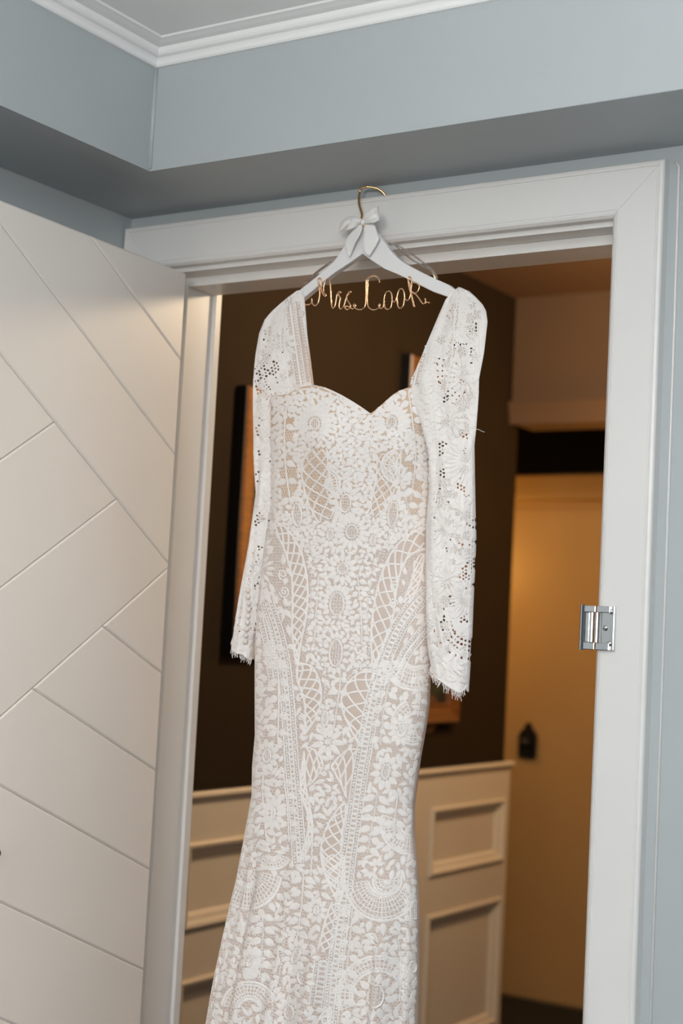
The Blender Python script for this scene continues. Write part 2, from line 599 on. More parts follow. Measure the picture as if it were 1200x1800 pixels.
# far door with casing, a near-black pane above and a black lock plate
fd = empty('door_2', (-2.6, YF, 0), kind='structure')
z_c1, z_c0 = 2.075, 1.975
MB().box(-3.3, -2.0, YF - 0.03, YF, 2.085, 2.29).build('dark_pane', 'near_black_gloss', fd)
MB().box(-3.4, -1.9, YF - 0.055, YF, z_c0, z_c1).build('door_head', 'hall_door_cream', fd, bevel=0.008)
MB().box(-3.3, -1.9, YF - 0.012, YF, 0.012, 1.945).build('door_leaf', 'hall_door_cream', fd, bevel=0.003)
lk = Vector(atY(928, 1300, YF - 0.02))
sil = [(-0.036, -0.070), (0.036, -0.070), (0.038, 0.015), (0.030, 0.032), (0.014, 0.046), (0.010, 0.062), (0.0, 0.068), (-0.010, 0.062), (-0.014, 0.046), (-0.030, 0.032), (-0.038, 0.015)]
lo = MB()
lo.prism([(lk.x + a, lk.z + b) for a, b in sil], 1, YF - 0.030, YF - 0.0121)
lo.sphere((lk.x, YF - 0.045, lk.z - 0.01), 0.02, 14, 10)
lo.build('lock_plate', 'black_iron_and_shade', fd)
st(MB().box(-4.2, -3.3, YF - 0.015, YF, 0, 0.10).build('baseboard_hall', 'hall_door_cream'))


# framed pictures on the hall's left wall
def picture(y0, y1, z0, z1, label, fwid=0.062, depth=0.034, flower=False, wood='frame_wood'):
    t = empty('framed_painting', (XH, (y0 + y1) / 2, z0), label, 'painting', group='framed paintings in the hall')
    pr = [(0.0, 0.0), (0.0, depth - 0.006), (0.006, depth), (0.02, depth - 0.004), (fwid - 0.012, depth - 0.012), (fwid - 0.004, depth - 0.010), (fwid, depth - 0.016), (fwid, 0.006)]
    for side in range(4):
        vs = []
        for d, h in pr:
            c = [(y0 + d, z0 + d), (y1 - d, z0 + d), (y1 - d, z1 - d), (y0 + d, z1 - d)]
            a, b = c[side], c[(side + 1) % 4]
            vs += [(XH + 0.001 + h, a[0], a[1]), (XH + 0.001 + h, b[0], b[1])]
        n = len(pr)
        fs = [(2 * i, 2 * i + 1, 2 * i + 3, 2 * i + 2) for i in range(n - 1)]
        MB().add(vs, fs).build('frame_rail', wood, t)
    MB().box(XH + 0.001, XH + depth - 0.003, y0 - 0.006, y0 - 0.0002, z0, z1).build('frame_side_shade', 'black_iron_and_shade', t)  # black strip gives the frame's unlit near side its shade as colour
    MB().box(XH + 0.0015, XH + 0.010, y0 + fwid - 0.004, y1 - fwid + 0.004, z0 + fwid - 0.004, z1 - fwid + 0.004).build('canvas', 'canvas_dark', t)
    if flower:
        yc, zc = (y0 + y1) / 2 + 0.05, z0 + 0.12
        MB().sphere((XH + 0.010, yc, zc - 0.09), 0.06, 14, 8, (0.03, 1, 1)).build('painted_vase', 'paint_vase', t)
        rr = random.Random(3)
        for i in range(9):
            a, q = rr.uniform(0, 6.28), rr.uniform(0.0, 0.10)
            MB().sphere((XH + 0.0105, yc + q * math.cos(a), zc + 0.07 + q * math.sin(a) * 0.8), rr.uniform(0.016, 0.028), 10, 6, (0.05, 1, 1)).build('painted_flower', 'paint_yellow', t)
        for i in range(8):
            a, q = rr.uniform(0, 6.28), rr.uniform(0.05, 0.13)
            MB().sphere((XH + 0.0102, yc + q * math.cos(a), zc + 0.05 + q * math.sin(a) * 0.8), 0.02, 8, 6, (0.04, 1.4, 0.7)).build('painted_leaf', 'paint_green', t)
    return t


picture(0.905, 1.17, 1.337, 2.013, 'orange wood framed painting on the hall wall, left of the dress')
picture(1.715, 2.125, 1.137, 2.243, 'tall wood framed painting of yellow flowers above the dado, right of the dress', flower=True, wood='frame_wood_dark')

# ------------------------------------------------------------------ chrome hinge left on the right-hand casing
hg = empty('surface_hinge', (-0.90, -0.022, 1.394), 'chrome surface hinge screwed to the right side of the white door casing', 'hinge')
zA, zB = 1.395, 1.461
cY = -0.0222
MB().box(-0.893, -0.871, cY - 0.003, cY, zA, zB).build('fixed_leaf', 'chrome', hg, bevel=0.0012)
MB().box(-0.8735, -0.8705, cY - 0.007, cY, zA, zB).build('leaf_edge', 'chrome', hg, bevel=0.0012)
for (za, zb_) in ((zA, zA + 0.011), (zB - 0.010, zB)):
    MB().box(-0.8995, -0.878, cY - 0.0065, cY - 0.002, za, zb_).build('leaf_arm', 'chrome', hg, bevel=0.001)
    MB().box(-0.920, -0.9015, cY - 0.0065, cY - 0.002, za, zb_).build('leaf_arm', 'chrome', hg, bevel=0.001)
for xk in (-0.9065, -0.8985):
    MB().tube([(xk, cY - 0.006, zA + 0.0115), (xk, cY - 0.006, zB - 0.0105)], 0.0034, 14).build('spring_roll', 'chrome', hg, smooth=False)
MB().tube([(-0.9225, cY - 0.004, zA - 0.001), (-0.9225, cY - 0.004, zB + 0.001)], 0.0042, 16).build('knuckle_pin', 'chrome', hg)
MB().box(-0.918, -0.911, cY - 0.005, cY + 0.001, zA + 0.011, zB - 0.010).build('moving_leaf', 'chrome', hg, bevel=0.001)
for (sx, sz) in ((-0.8775, zB - 0.008), (-0.886, (zA + zB) / 2), (-0.8785, zA + 0.010)):
    s = MB().sphere((sx, cY - 0.003, sz), 0.0042, 14, 8, (1, 0.6, 1)).build('screw', 'chrome', hg, smooth=True)
    MB().box(sx - 0.003, sx + 0.003, cY - 0.0058, cY - 0.005, sz - 0.0004, sz + 0.0004).build('screw_slot', 'black_iron_and_shade', s)

# ================================================================== THE HANGER
YHG = -0.050            # centre plane of the hanger
hpx = lambda zx, zy, Y=YHG: atY(500 + zx / 4.0, 340 + zy / 4.0, Y)
hanger = empty('clothes_hanger', atY(640, 520, YHG), 'white wooden bridal hanger with gold hook, satin bow and gold wire lettering', 'hanger')
outer = [(20, 765), (60, 715), (100, 680), (170, 627), (240, 570), (300, 520), (350, 470), (390, 410), (430, 350), (470, 295), (505, 255), (535, 235),
         (575, 232), (610, 240), (650, 275), (700, 340), (735, 390), (770, 430), (815, 470), (860, 500), (960, 553), (1070, 605), (1150, 640), (1200, 680)]
inner = [(1195, 730), (1140, 725), (1040, 690), (950, 645), (860, 600), (780, 562), (700, 530), (620, 478), (545, 424), (470, 478), (400, 525), (345, 560),
         (290, 605), (240, 645), (170, 705), (105, 757), (60, 790), (25, 800)]
poly = [hpx(*p, YHG - 0.007) for p in outer + inner]
MB().prism([(p.x, p.z) for p in poly], 1, YHG - 0.007, YHG + 0.006).build('hanger_body', 'hanger_white', hanger, bevel=0.0016, seg=3)
# hook: rises from the neck, bends over the top of the casing
hk = [(545, 262), (546, 200), (546, 155), (530, 118), (510, 70), (500, 20), (497, -20), (505, -45), (525, -58), (548, -62)]
pts = [Vector(hpx(x, y, -0.040)) for x, y in hk]
pts = [Vector((p.x, -0.048 + 0.022 * min(1, i / 6), p.z)) for i, p in enumerate(pts)]
a = pts[-1]
pts += [Vector((a.x + 0.012, -0.018, a.z - 0.001)), Vector((a.x + 0.021, -0.012, a.z - 0.006)), Vector((a.x + 0.027, -0.008, a.z - 0.013)), Vector((a.x + 0.029, -0.006, a.z - 0.017))]
MB().tube([Vector(p) for p in spline(pts, 6)], 0.0021, 12).build('hook', 'gold_metal', hanger, smooth=True)
# clear plastic shoulder loops behind the hanger
for pth in ([(735, 345), (770, 365), (830, 420), (900, 475), (980, 520), (1040, 560), (1065, 605)], [(760, 350), (860, 410), (950, 475), (1030, 540), (1068, 600)],
            [(330, 480), (280, 520), (215, 570), (160, 620), (140, 640)], [(300, 505), (240, 545), (190, 590), (150, 625)]):
    sp = spline([hpx(x, y, YHG + 0.004) for x, y in pth], 6)
    vs, fs = [], []
    for i, p in enumerate(sp):
        vs += [(p[0], p[1] - 0.004, p[2]), (p[0], p[1] + 0.006, p[2] + 0.002), (p[0], p[1] + 0.006, p[2] + 0.0026), (p[0], p[1] - 0.004, p[2] + 0.0006)]
    for i in range(len(sp) - 1):
        for k in range(4):
            fs.append((4 * i + k, 4 * i + (k + 1) % 4, 4 * i + 4 + (k + 1) % 4, 4 * i + 4 + k))
    MB().add(vs, fs).build('plastic_loop', 'clear_plastic', hanger, smooth=True)
# wire script
words = [
    [(128, 781), (160, 783), (182, 777), (192, 760), (190, 738)],
    [(190, 742), (194, 768), (207, 787), (225, 785), (238, 762), (246, 715), (243, 660), (234, 614), (244, 596), (257, 606), (255, 650), (262, 690),
     (276, 716), (290, 723), (290, 710), (274, 695), (277, 650), (290, 612), (305, 599), (317, 612), (322, 660), (325, 730), (330, 785), (341, 806), (354, 792),
     (363, 745), (371, 707), (387, 690), (395, 697), (379, 713), (391, 735), (386, 768), (383, 797), (394, 813), (414, 797), (429, 752), (440, 716), (455, 690),
     (468, 693), (450, 711), (436, 738), (453, 768), (464, 793), (450, 815), (429, 812), (426, 795), (450, 795), (480, 812), (498, 795), (494, 778), (484, 786),
     (496, 806), (522, 817), (550, 812), (567, 788), (572, 720), (572, 650), (576, 608), (598, 586), (630, 577), (654, 588), (664, 606), (668, 628)],
    [(655, 592), (632, 582), (603, 592), (586, 615), (583, 690), (580, 760), (591, 800), (620, 818), (653, 812), (670, 790), (668, 777), (662, 792), (676, 809), (694, 796),
     (699, 745), (711, 701), (735, 687), (752, 708), (755, 762), (745, 804), (722, 815), (703, 795), (698, 752)],
    [(753, 735), (763, 760), (780, 757), (792, 715), (809, 674), (833, 678), (842, 728), (835, 786), (813, 808), (796, 790), (790, 742), (795, 705)],
    [(842, 728), (855, 750), (873, 747), (887, 700), (884, 640), (868, 607), (874, 586), (889, 597), (893, 640), (887, 690), (897, 735), (905, 770), (913, 800)],
    [(868, 607), (874, 655), (888, 710), (908, 797)],
    [(884, 650), (905, 628), (932, 634), (947, 655), (935, 690), (908, 703), (896, 690), (925, 712), (950, 745), (972, 775), (990, 768), (988, 737), (993, 760), (1020, 770)],
]
wl = MB()
for w in words:
    sp = spline([hpx(x, y, YHG - 0.009) for x, y in w], 5)
    wl.tube([Vector(p) for p in sp], 0.00115, 8)
wl.build('wire_lettering', 'rose_gold_wire', hanger, smooth=True)


# bow
def ribbon(name, left, right, parent, depth=lambda t, s: 0.0, n=10, th=0.0006, Y=YHG - 0.012):
    """sheet between two edge paths (zoom px); depth(t along, s across) pushes it towards the viewer"""
    A = resample(spline(left, 6), 1e9) if False else spline(left, 4)
    B = spline(right, 4)
    A = resample(A, sum(np.linalg.norm(np.diff(np.array(A), axis=0), axis=1)) / n)
    B = resample(B, sum(np.linalg.norm(np.diff(np.array(B), axis=0), axis=1)) / n)
    N = min(len(A), len(B))
    K = 6
    vs, fs = [], []
    for lay in (0, 1):
        for i in range(N):
            for k in range(K + 1):
                s = k / K
                p = A[i] * (1 - s) + B[i] * s
                q = hpx(p[0], p[1], Y - depth(i / (N - 1), s) + lay * th)
                vs.append(tuple(q))
    W = K + 1
    off = N * W
    for i in range(N - 1):
        for k in range(K):
            a = i * W + k
            fs.append((a, a + 1, a + W + 1, a + W))
            fs.append((off + a, off + a + W, off + a + W + 1, off + a + 1))
    for i in range(N - 1):
        for k in (0, K):
            a = i * W + k
            fs.append((a, a + W, off + a + W, off + a))
    for k in range(K):
        for i in (0, N - 1):
            a = i * W + k
            fs.append((a, a + 1, off + a + 1, off + a))
    return MB().add(vs, fs).build(name, 'satin_white', parent, smooth=True)


bow = empty('bow', hpx(548, 205, YHG - 0.012))
bow.parent = hanger
bow.matrix_parent_inverse = parent_matrix(hanger).inverted()
bulge = lambda t, s: 0.010 * math.sin(math.pi * min(1, t * 1.0)) + 0.002 * math.sin(6 * s)
ribbon('bow_loop', [(548, 182), (510, 164), (470, 160), (425, 176), (395, 205), (383, 240), (382, 276)], [(546, 214), (515, 205), (490, 205), (465, 215), (440, 235), (410, 262), (384, 277)], bow, lambda t, s: 0.012 * math.sin(math.pi * t) * (0.5 + 0.5 * math.sin(3 * s)))
ribbon('bow_loop', [(546, 205), (515, 200), (490, 190), (470, 178)], [(546, 216), (520, 228), (480, 246), (430, 262)], bow, lambda t, s: 0.014 * math.sin(2 * t) - 0.004 * s)
ribbon('bow_loop', [(546, 190), (565, 145), (600, 115), (655, 90)], [(550, 214), (590, 212), (630, 205), (668, 188)], bow, lambda t, s: 0.012 * math.sin(math.pi * t * 0.8) + 0.003 * math.cos(5 * s))
ribbon('bow_loop', [(652, 91), (660, 93)], [(662, 190), (669, 187)], bow, lambda t, s: 0.008 - 0.006 * t, n=3)
ribbon('bow_tail', [(540, 210), (500, 245), (455, 290), (425, 345), (440, 405), (455, 455)], [(552, 222), (540, 265), (520, 310), (500, 345), (480, 395), (455, 456)], bow, lambda t, s: 0.004 + 0.005 * math.sin(4 * t) * s)
ribbon('bow_tail', [(552, 214), (556, 290), (552, 350), (560, 405), (592, 440)], [(585, 212), (632, 218), (652, 280), (664, 330), (596, 442)], bow, lambda t, s: 0.003 + 0.004 * math.sin(3 * t) * (1 - s))
MB().sphere(hpx(550, 203, YHG - 0.018), 0.005, 12, 8, (0.8, 0.9, 1.1)).build('bow_knot', 'satin_white', bow, smooth=True)
MB().sphere(hpx(552, 222, YHG - 0.022), 0.0022, 8, 6).build('bow_pin', 'gold_metal', bow, smooth=True)

#DRESS
# ================================================================== THE LACE WEDDING DRESS
YD = -0.078             # mid plane of the hanging dress
outL = [(478, 660), (478, 690), (480, 800), (479, 900), (468, 960), (456, 1058), (451, 1136), (451, 1260), (451, 1292), (446, 1345), (445, 1397), (436, 1450), (422, 1540),
        (413, 1582), (397, 1661), (384, 1726), (371, 1800), (348, 1900), (325, 2000)]
outR = [(762, 660), (762, 690), (768, 800), (762, 900), (756, 1000), (758, 1100), (758, 1171), (756, 1240), (751, 1275), (740, 1338), (730, 1415), (730, 1464), (736, 1540),
        (739, 1607), (739, 1715), (737, 1800), (736, 1900), (736, 2000)]


def zx(pts, Y):
    q = [atY(x, y, Y) for x, y in pts]
    q.sort(key=lambda p: p.z)
    return np.array([p.z for p in q]), np.array([p.x for p in q])


LZ, LX = zx(outL, YD)
RZ, RX = zx(outR, YD)
Z_HEM = 0.09


def xl(z): return float(np.interp(z, LZ, LX)) - max(0, LZ[0] - z) * 0.10
def xr(z): return float(np.interp(z, RZ, RX)) + max(0, RZ[0] - z) * 0.02


z_bust, z_waist, z_hip = atY(600, 780, YD).z, atY(600, 990, YD).z, atY(600, 1230, YD).z


def depth_b(z):
    return float(np.interp(z, [0.1, 0.8, 1.05, z_hip, z_waist, z_bust, z_bust + 0.1, 2.0], [0.11, 0.078, 0.058, 0.056, 0.046, 0.060, 0.048, 0.04]))


cupL, cupR = atY(578, 775, YD - 0.06), atY(700, 765, YD - 0.06)


def section(z):
    a0, a1 = xl(z), xr(z)
    cx, W = (a0 + a1) / 2, (a1 - a0) / 2
    b = depth_b(z)
    tt = abs(cx) / (YD - CAM.y)
    b = min(b, 0.8 * W / tt)
    a = math.sqrt(W * W - (b * tt) ** 2)
    return cx, a, b


def folds(phi, z):
    k = np.clip((1.16 - z) / 0.45, 0, 1)
    k = k * k * (3 - 2 * k)
    s = phi
    return k * (0.0105 * math.sin(9.0 * s + 1.2 + 1.2 * math.sin(3 * z)) + 0.0075 * math.sin(17 * s + 4 * z) + 0.0035 * math.sin(29 * s + 0.7)) \
        + 0.0012 * math.sin(7 * s + 14 * z)


def body(phi, z, back=False):
    """phi: 0 = right silhouette, pi = left silhouette (front half)"""
    cx, a, b = section(z)
    c, s = math.cos(phi), math.sin(phi)
    sy = s ** 0.85 if s > 0 else 0.0
    x = cx + a * c
    if back:
        return Vector((x, YD + b * 0.8 * sy, z))
    y = YD - b * sy
    bump = 0.0
    for q in (cupL, cupR):
        bump += 0.022 * math.exp(-(((x - q.x) / 0.052) ** 2 + ((z - q.z) / 0.075) ** 2))
    y -= (bump + folds(phi, z) * 1.0) * min(1, s * 2.2)
    return Vector((x, y, z))


# sweetheart neckline (photo px on the front of the bodice)
neck_px = [(440, 690), (492, 690), (505, 684), (522, 678), (547, 675), (565, 679), (580, 685), (597, 693), (613, 702), (632, 714), (649, 726), (656, 720), (667, 708), (680, 692), (690, 683), (701, 677),
           (726, 671), (745, 672), (770, 680), (800, 690)]
nk = [atY(x, y, YD - 0.062) for x, y in neck_px]
NX, NZ = np.array([p.x for p in nk]), np.array([p.z for p in nk])


def neck_z(x): return float(np.interp(x, NX, NZ))


dress = empty('wedding_dress', (-1.37, YD, Z_HEM), 'long-sleeved ivory lace wedding gown with sweetheart neckline hanging in the doorway', 'dress')


def body_grid(nu, nv, zlo, zhi_fn, back=False):
    vs, fs = [], []
    for i in range(nu + 1):
        phi = math.pi * i / nu
        # top of this column
        zt = 1.72
        for _ in range(4):
            x = body(phi, zt, back).x
            zt = zhi_fn(x)
        for j in range(nv + 1):
            t = j / nv
            vs.append(body(phi, zt + (zlo - zt) * t, back))
    for i in range(nu):
        for j in range(nv):
            a = i * (nv + 1) + j
            fs.append((a, a + 1, a + nv + 2, a + nv + 1))
    return vs, fs


vs_f, fs_f = body_grid(120, 220, Z_HEM, neck_z)
zw = atY(600, 900, YD - 0.05).z
up_f = [f for f in fs_f if sum(vs_f[i].z for i in f) / 4 > zw]
lo_f = [f for f in fs_f if sum(vs_f[i].z for i in f) / 4 <= zw]
for nm, ff, mt in (('bodice_lining', up_f, 'tan_lining'), ('skirt_lining', lo_f, 'nude_lining')):
    used = sorted({i for f in ff for i in f})
    mp_ = {v: k for k, v in enumerate(used)}
    MB().add([vs_f[i] for i in used], [tuple(mp_[i] for i in f) for f in ff]).build(nm, mt, dress, smooth=True, fixn=False)
zbk = nk[8].z - 0.03
vs_b, fs_b = body_grid(60, 90, Z_HEM, lambda x: zbk, True)
MB().add(vs_b, fs_b).build('back_panel', 'nude_lining', dress, smooth=True, fixn=False)

# ------------------------------------------------------------------ sleeves: fine cloth grids pierced by the lace holes
slv = {
    'left': dict(L=[(512, 509), (498, 520), (484, 532), (470, 545), (458, 560), (450, 584), (446, 620), (445, 640), (444, 720), (445, 800), (449, 868), (436, 960), (426, 1020), (412, 1100), (408, 1130), (404, 1165)],
                 R=[(524, 508), (527, 522), (532, 560), (540, 625), (548, 676), (543, 710), (530, 750), (514, 800), (500, 850), (490, 900), (480, 960), (466, 1040), (456, 1100), (450, 1130), (447, 1165)],
                 hem=[(-1, 1104), (-0.8, 1124), (-0.45, 1140), (-0.1, 1146), (0.3, 1150), (0.8, 1160), (1, 1158)], Y=-0.074, b=0.024),
    'right': dict(L=[(776, 494), (765, 505), (757, 517), (749, 550), (740, 590), (731, 630), (721, 670), (727, 705), (742, 755), (753, 800), (754, 860), (749, 924), (747, 1000), (748, 1080), (752, 1140), (757, 1168), (765, 1230)],
                  R=[(782, 492), (798, 499), (813, 512), (826, 525), (834, 537), (840, 558), (843, 617), (842, 660), (841, 697), (837, 755), (834, 782), (836, 870), (838, 947), (836, 1000), (834, 1038), (831, 1117), (826, 1200), (824, 1230)],
                  hem=[(-1, 1166), (-0.75, 1178), (-0.45, 1186), (-0.1, 1196), (0.15, 1205), (0.42, 1214), (0.62, 1217), (0.8, 1212), (1, 1200)], Y=-0.112, b=0.026),
}


def sleeve_fns(S):
    Y = S['Y']
    lz, lx = zx(S['L'], Y)
    rz, rx = zx(S['R'], Y)
    S['ztop'] = max(lz[-1], rz[-1])
    hu = np.array([h[0] for h in S['hem']])
    px = np.interp(hu, [-1, 1], [S['L'][-2][0], S['R'][-2][0]])
    hz = np.array([atY(x, h[1], Y).z for x, h in zip(px, S['hem'])])

    def pt(u, z, back=False):
        a0, a1 = float(np.interp(z, lz, lx)), float(np.interp(z, rz, rx))
        cx, W = (a0 + a1) / 2, (a1 - a0) / 2
        tt = abs(cx) / (Y - CAM.y)
        b = min(S['b'] * float(np.interp(z, [S['ztop'] - 0.36, S['ztop'] - 0.21], [1.0, 0.3])), 0.55 * W / tt)
        a = math.sqrt(W * W - (b * tt) ** 2)
        phi = math.pi * (1 - (u + 1) / 2)
        wr = 0.0018 * math.sin(5 * phi + 23 * z) + 0.0012 * math.sin(9 * phi - 31 * z)
        # hang from the shoulder: the cap lies further back, over the hanger
        back_shift = np.interp(z, [S['ztop'] - 0.16, S['ztop']], [0, -0.058 - Y])
        yy = b * math.sin(phi)
        return Vector((cx + a * math.cos(phi), Y + back_shift + (yy * 0.8 if back else -(yy + wr * math.sin(phi))), z))

    def hem(u): return float(np.interp(u, hu, hz))
    S['pt'], S['hemz'] = pt, hem


# ---- pattern canvas in photo pixels (used to pierce the sleeve cloth and to spread the embroidery)
def in_poly(P, poly):
    poly = np.array(poly, float)
    x, y = P[:, 0], P[:, 1]
    c = np.zeros(len(P), bool)
    j = len(poly) - 1
    for i in range(len(poly)):
        xi, yi = poly[i]
        xj, yj = poly[j]
        if yi != yj:
            c ^= ((yi > y) != (yj > y)) & (x < (xj - xi) * (y - yi) / (yj - yi) + xi)
        j = i
    return c


HOLES = []      # (x, y, r) in photo px


def hole_patch(poly, step=7, r=1.7, rot=0.0, keep=1.0):
    P = np.array(poly, float)
    x0, y0 = P.min(0) - 4
    x1, y1 = P.max(0) + 4
    cx, cy = (x0 + x1) / 2, (y0 + y1) / 2
    n = int(max(x1 - x0, y1 - y0) / step) + 4
    for i in range(-n, n):
        for j in range(-n, n):
            a, b = (i + 0.5 * (j % 2)) * step, j * step * 0.866
            x, y = cx + a * math.cos(rot) - b * math.sin(rot), cy + a * math.sin(rot) + b * math.cos(rot)
            if x0 < x < x1 and y0 < y < y1 and in_poly(np.array([[x, y]]), poly)[0] and random.random() < keep:
                HOLES.append((x, y, r * random.uniform(0.8, 1.2)))


def hole_arc(cx, cy, r, a0, a1, n, hr=1.8):
    for k in range(n):
        a = math.radians(a0 + (a1 - a0) * k / max(1, n - 1))
        HOLES.append((cx + r * math.cos(a), cy + r * math.sin(a), hr * random.uniform(0.85, 1.15)))


# left sleeve
for pl in ([(462, 578), (472, 572), (470, 600), (463, 602)], [(480, 628), (492, 622), (490, 650), (478, 662), (472, 655)], [(458, 635), (470, 630), (472, 660), (458, 668)],
           [(450, 655), (460, 650), (458, 690), (450, 700)], [(447, 750), (456, 745), (456, 768), (449, 772)], [(452, 790), (460, 786), (458, 812), (452, 812)],
           [(448, 905), (460, 900), (458, 922), (446, 925)], [(452, 960), (462, 955), (460, 985), (452, 990)], [(430, 1010), (440, 1005), (436, 1040), (426, 1040)],
           [(448, 1015), (458, 1010), (456, 1035), (447, 1040)], [(420, 1065), (432, 1058), (430, 1085), (418, 1090)], [(413, 1098), (422, 1096), (428, 1124), (418, 1118)],
           [(450, 1060), (456, 1056), (454, 1080), (449, 1082)], [(447, 832), (455, 828), (455, 852), (449, 852)], [(495, 575), (506, 570), (508, 590), (498, 594)]):
    hole_patch(pl, 6.2, 1.75, 0.3, 0.85)
for k in range(4):
    hole_arc(505, 655, 42 + 5.5 * k, 120, 165, 7, 1.3)
# right sleeve
for pl in ([(828, 560), (838, 570), (836, 592), (826, 598), (824, 575)], [(795, 600), (806, 596), (812, 615), (798, 622)], [(800, 632), (812, 628), (808, 650), (792, 650)],
           [(822, 610), (834, 612), (832, 640), (824, 636)], [(783, 655), (797, 648), (800, 672), (788, 672)], [(808, 668), (818, 664), (822, 690), (812, 690)],
           [(775, 700), (786, 696), (786, 716), (776, 716)], [(805, 756), (818, 750), (822, 772), (810, 770)], [(772, 778), (784, 776), (782, 800), (772, 804)],
           [(768, 826), (780, 822), (780, 846), (769, 848)], [(800, 845), (812, 840), (820, 868), (806, 862)], [(782, 880), (790, 876), (794, 900), (784, 902)],
           [(770, 848), (778, 846), (776, 870), (768, 872)], [(794, 885), (806, 880), (806, 912), (796, 906)], [(818, 910), (830, 905), (832, 930), (820, 930)],
           [(800, 952), (812, 948), (814, 972), (802, 974)], [(820, 985), (834, 975), (832, 1010), (824, 1004)], [(808, 1002), (818, 992), (832, 1030), (820, 1038), (806, 1022)],
           [(784, 1050), (796, 1044), (798, 1066), (786, 1066)], [(776, 1070), (784, 1064), (784, 1090), (776, 1090)], [(805, 1076), (822, 1070), (826, 1092), (810, 1096)],
           [(760, 935), (768, 930), (768, 950), (761, 950)], [(760, 905), (768, 902), (768, 918), (761, 918)]):
    hole_patch(pl, 6.4, 1.9, 0.5, 0.8)
for k in range(3):
    hole_arc(828, 1092, 36 + 8 * k, 95, 178, 8 + 2 * k, 2.1)
for k in range(3):
    hole_arc(845, 650, 60 + 8 * k, 130, 195, 9, 1.4)
hole_arc(828, 1092, 66, 95, 165, 8, 2.3)
rh = random.Random(11)
for sd, n_ in (('left', 26), ('right', 34)):
    for _ in range(n_):
        y = rh.uniform(560, 1120)
        S_ = slv[sd]
        xa = np.interp(y, [p[1] for p in S_['L']], [p[0] for p in S_['L']]) + 5
        xb = np.interp(y, [p[1] for p in S_['R']], [p[0] for p in S_['R']]) - 5
        if sd == 'left': xb = min(xb, xa + 45)
        else: xa = max(xa, xb - 78)
        x, a, L_ = rh.uniform(xa, xb), rh.uniform(0, 6.28), rh.uniform(7, 13)
        tri = [(x + L_ * math.cos(a), y + L_ * math.sin(a)), (x + 5 * math.cos(a + 1.9), y + 5 * math.sin(a + 1.9)), (x + 5 * math.cos(a - 1.9), y + 5 * math.sin(a - 1.9))]
        hole_patch(tri, 5.0, 1.25, a, 0.9)
HP = np.array(HOLES)

bv_v, bv_f = [list(map(tuple, vs_f))], [fs_f]
sleeve_obj = {}
for side, S in slv.items():
    sleeve_fns(S)
    NU, NV = 72, 500
    for back in (False, True):
        nu, nv = (NU, NV) if not back else (40, 280)
        us = np.linspace(-1, 1, nu + 1)
        V = []
        for u in us:
            zt, zb_ = S['ztop'], S['hemz'](u)
            for j in range(nv + 1):
                V.append(S['pt'](u, zt + (zb_ - zt) * j / nv, back))
        A = np.array([tuple(v) for v in V])
        d = A - np.array(CAM)
        zz = d @ np.array(fw)
        PX = np.stack([600 + F * (d @ np.array(rt)) / zz, 900 - F * (d @ np.array(up)) / zz], 1)
        keepv = np.zeros(len(A))
        # cell centres
        idx = np.arange((nu + 1) * (nv + 1)).reshape(nu + 1, nv + 1)
        q = np.stack([idx[:-1, :-1], idx[:-1, 1:], idx[1:, 1:], idx[1:, :-1]], -1).reshape(-1, 4)
        C = PX[q].mean(1)
        dead = np.zeros(len(q), bool)
        gr = 1.0 if not back else 3.2
        for (hx, hy, hr) in HOLES:
            near = np.where((np.abs(C[:, 0] - hx) < hr * gr + 1) & (np.abs(C[:, 1] - hy) < hr * gr + 1))[0]
            if len(near):
                dd = np.hypot(C[near, 0] - hx, C[near, 1] - hy)
                dead[near[dd < hr * gr]] = True
        full = [tuple(t) for t in q.tolist()]
        if not back:
            bv_v.append([tuple(v) for v in V])
            bv_f.append(full)
        S['back' if back else 'front'] = (V, [f for f, k in zip(full, dead) if not k])
    lab = {'left': 'left lace sleeve with a row of covered buttons', 'right': 'right lace sleeve with a fringed scalloped cuff'}[side]
    so = MB().add(*S['front']).build('sleeve', 'lace_white', dress, smooth=True, fixn=False)
    so['label'] = lab
    sleeve_obj[side] = so
    MB().add(*S['back']).build('sleeve_back', 'lace_white', so, smooth=True, fixn=False)

# inside of the straps (nude edge seen at the left strap) running over the hanger behind the neckline
bx_ = MB()
e0 = [(527, 530), (533, 560), (541, 625), (548, 678)]
e1 = [(529, 530), (540, 590), (545, 640), (552, 690)]
for side_e in ([(522, 528), (530, 560), (539, 625), (547, 690)],):
    A = [atY(x, y, -0.055) for x, y in side_e]
    B = [atY(x + 5, y, -0.046) for x, y in side_e]
    n = len(A)
    vs = [tuple(p) for p in A + B] + [(p.x, p.y + 0.002, p.z) for p in A + B]
    fs = []
    for i in range(n - 1):
        fs += [(i, i + 1, n + i + 1, n + i), (2 * n + i, 3 * n + i, 3 * n + i + 1, 2 * n + i + 1), (n + i, n + i + 1, 3 * n + i + 1, 3 * n + i)]
    bx_.add(vs, fs)
bx_.build('strap_lining', 'nude_lining', dress)

# ------------------------------------------------------------------ laying lace on the cloth
allv, allf = [], []
for v, f in zip(bv_v, bv_f):
    n = len(allv)
    allv += v
    allf += [tuple(i + n for i in q) for q in f]
BV = BVHTree.FromPolygons(allv, allf)
CACHE = {}


def lay(x, y):
    """photo pixel -> (point, normal) on the dress"""
    k = (round(x * 4), round(y * 4))
    if k not in CACHE:
        d = ray(x, y).normalized()
        h = BV.ray_cast(CAM, d)
        if h[0] is None:
            CACHE[k] = None
        else:
            n = h[1] if h[1].dot(d) < 0 else -h[1]
            CACHE[k] = (h[0], n)
    return CACHE[k]


MASK = np.zeros((1900, 900), np.float32)    # coverage of the embroidery, px


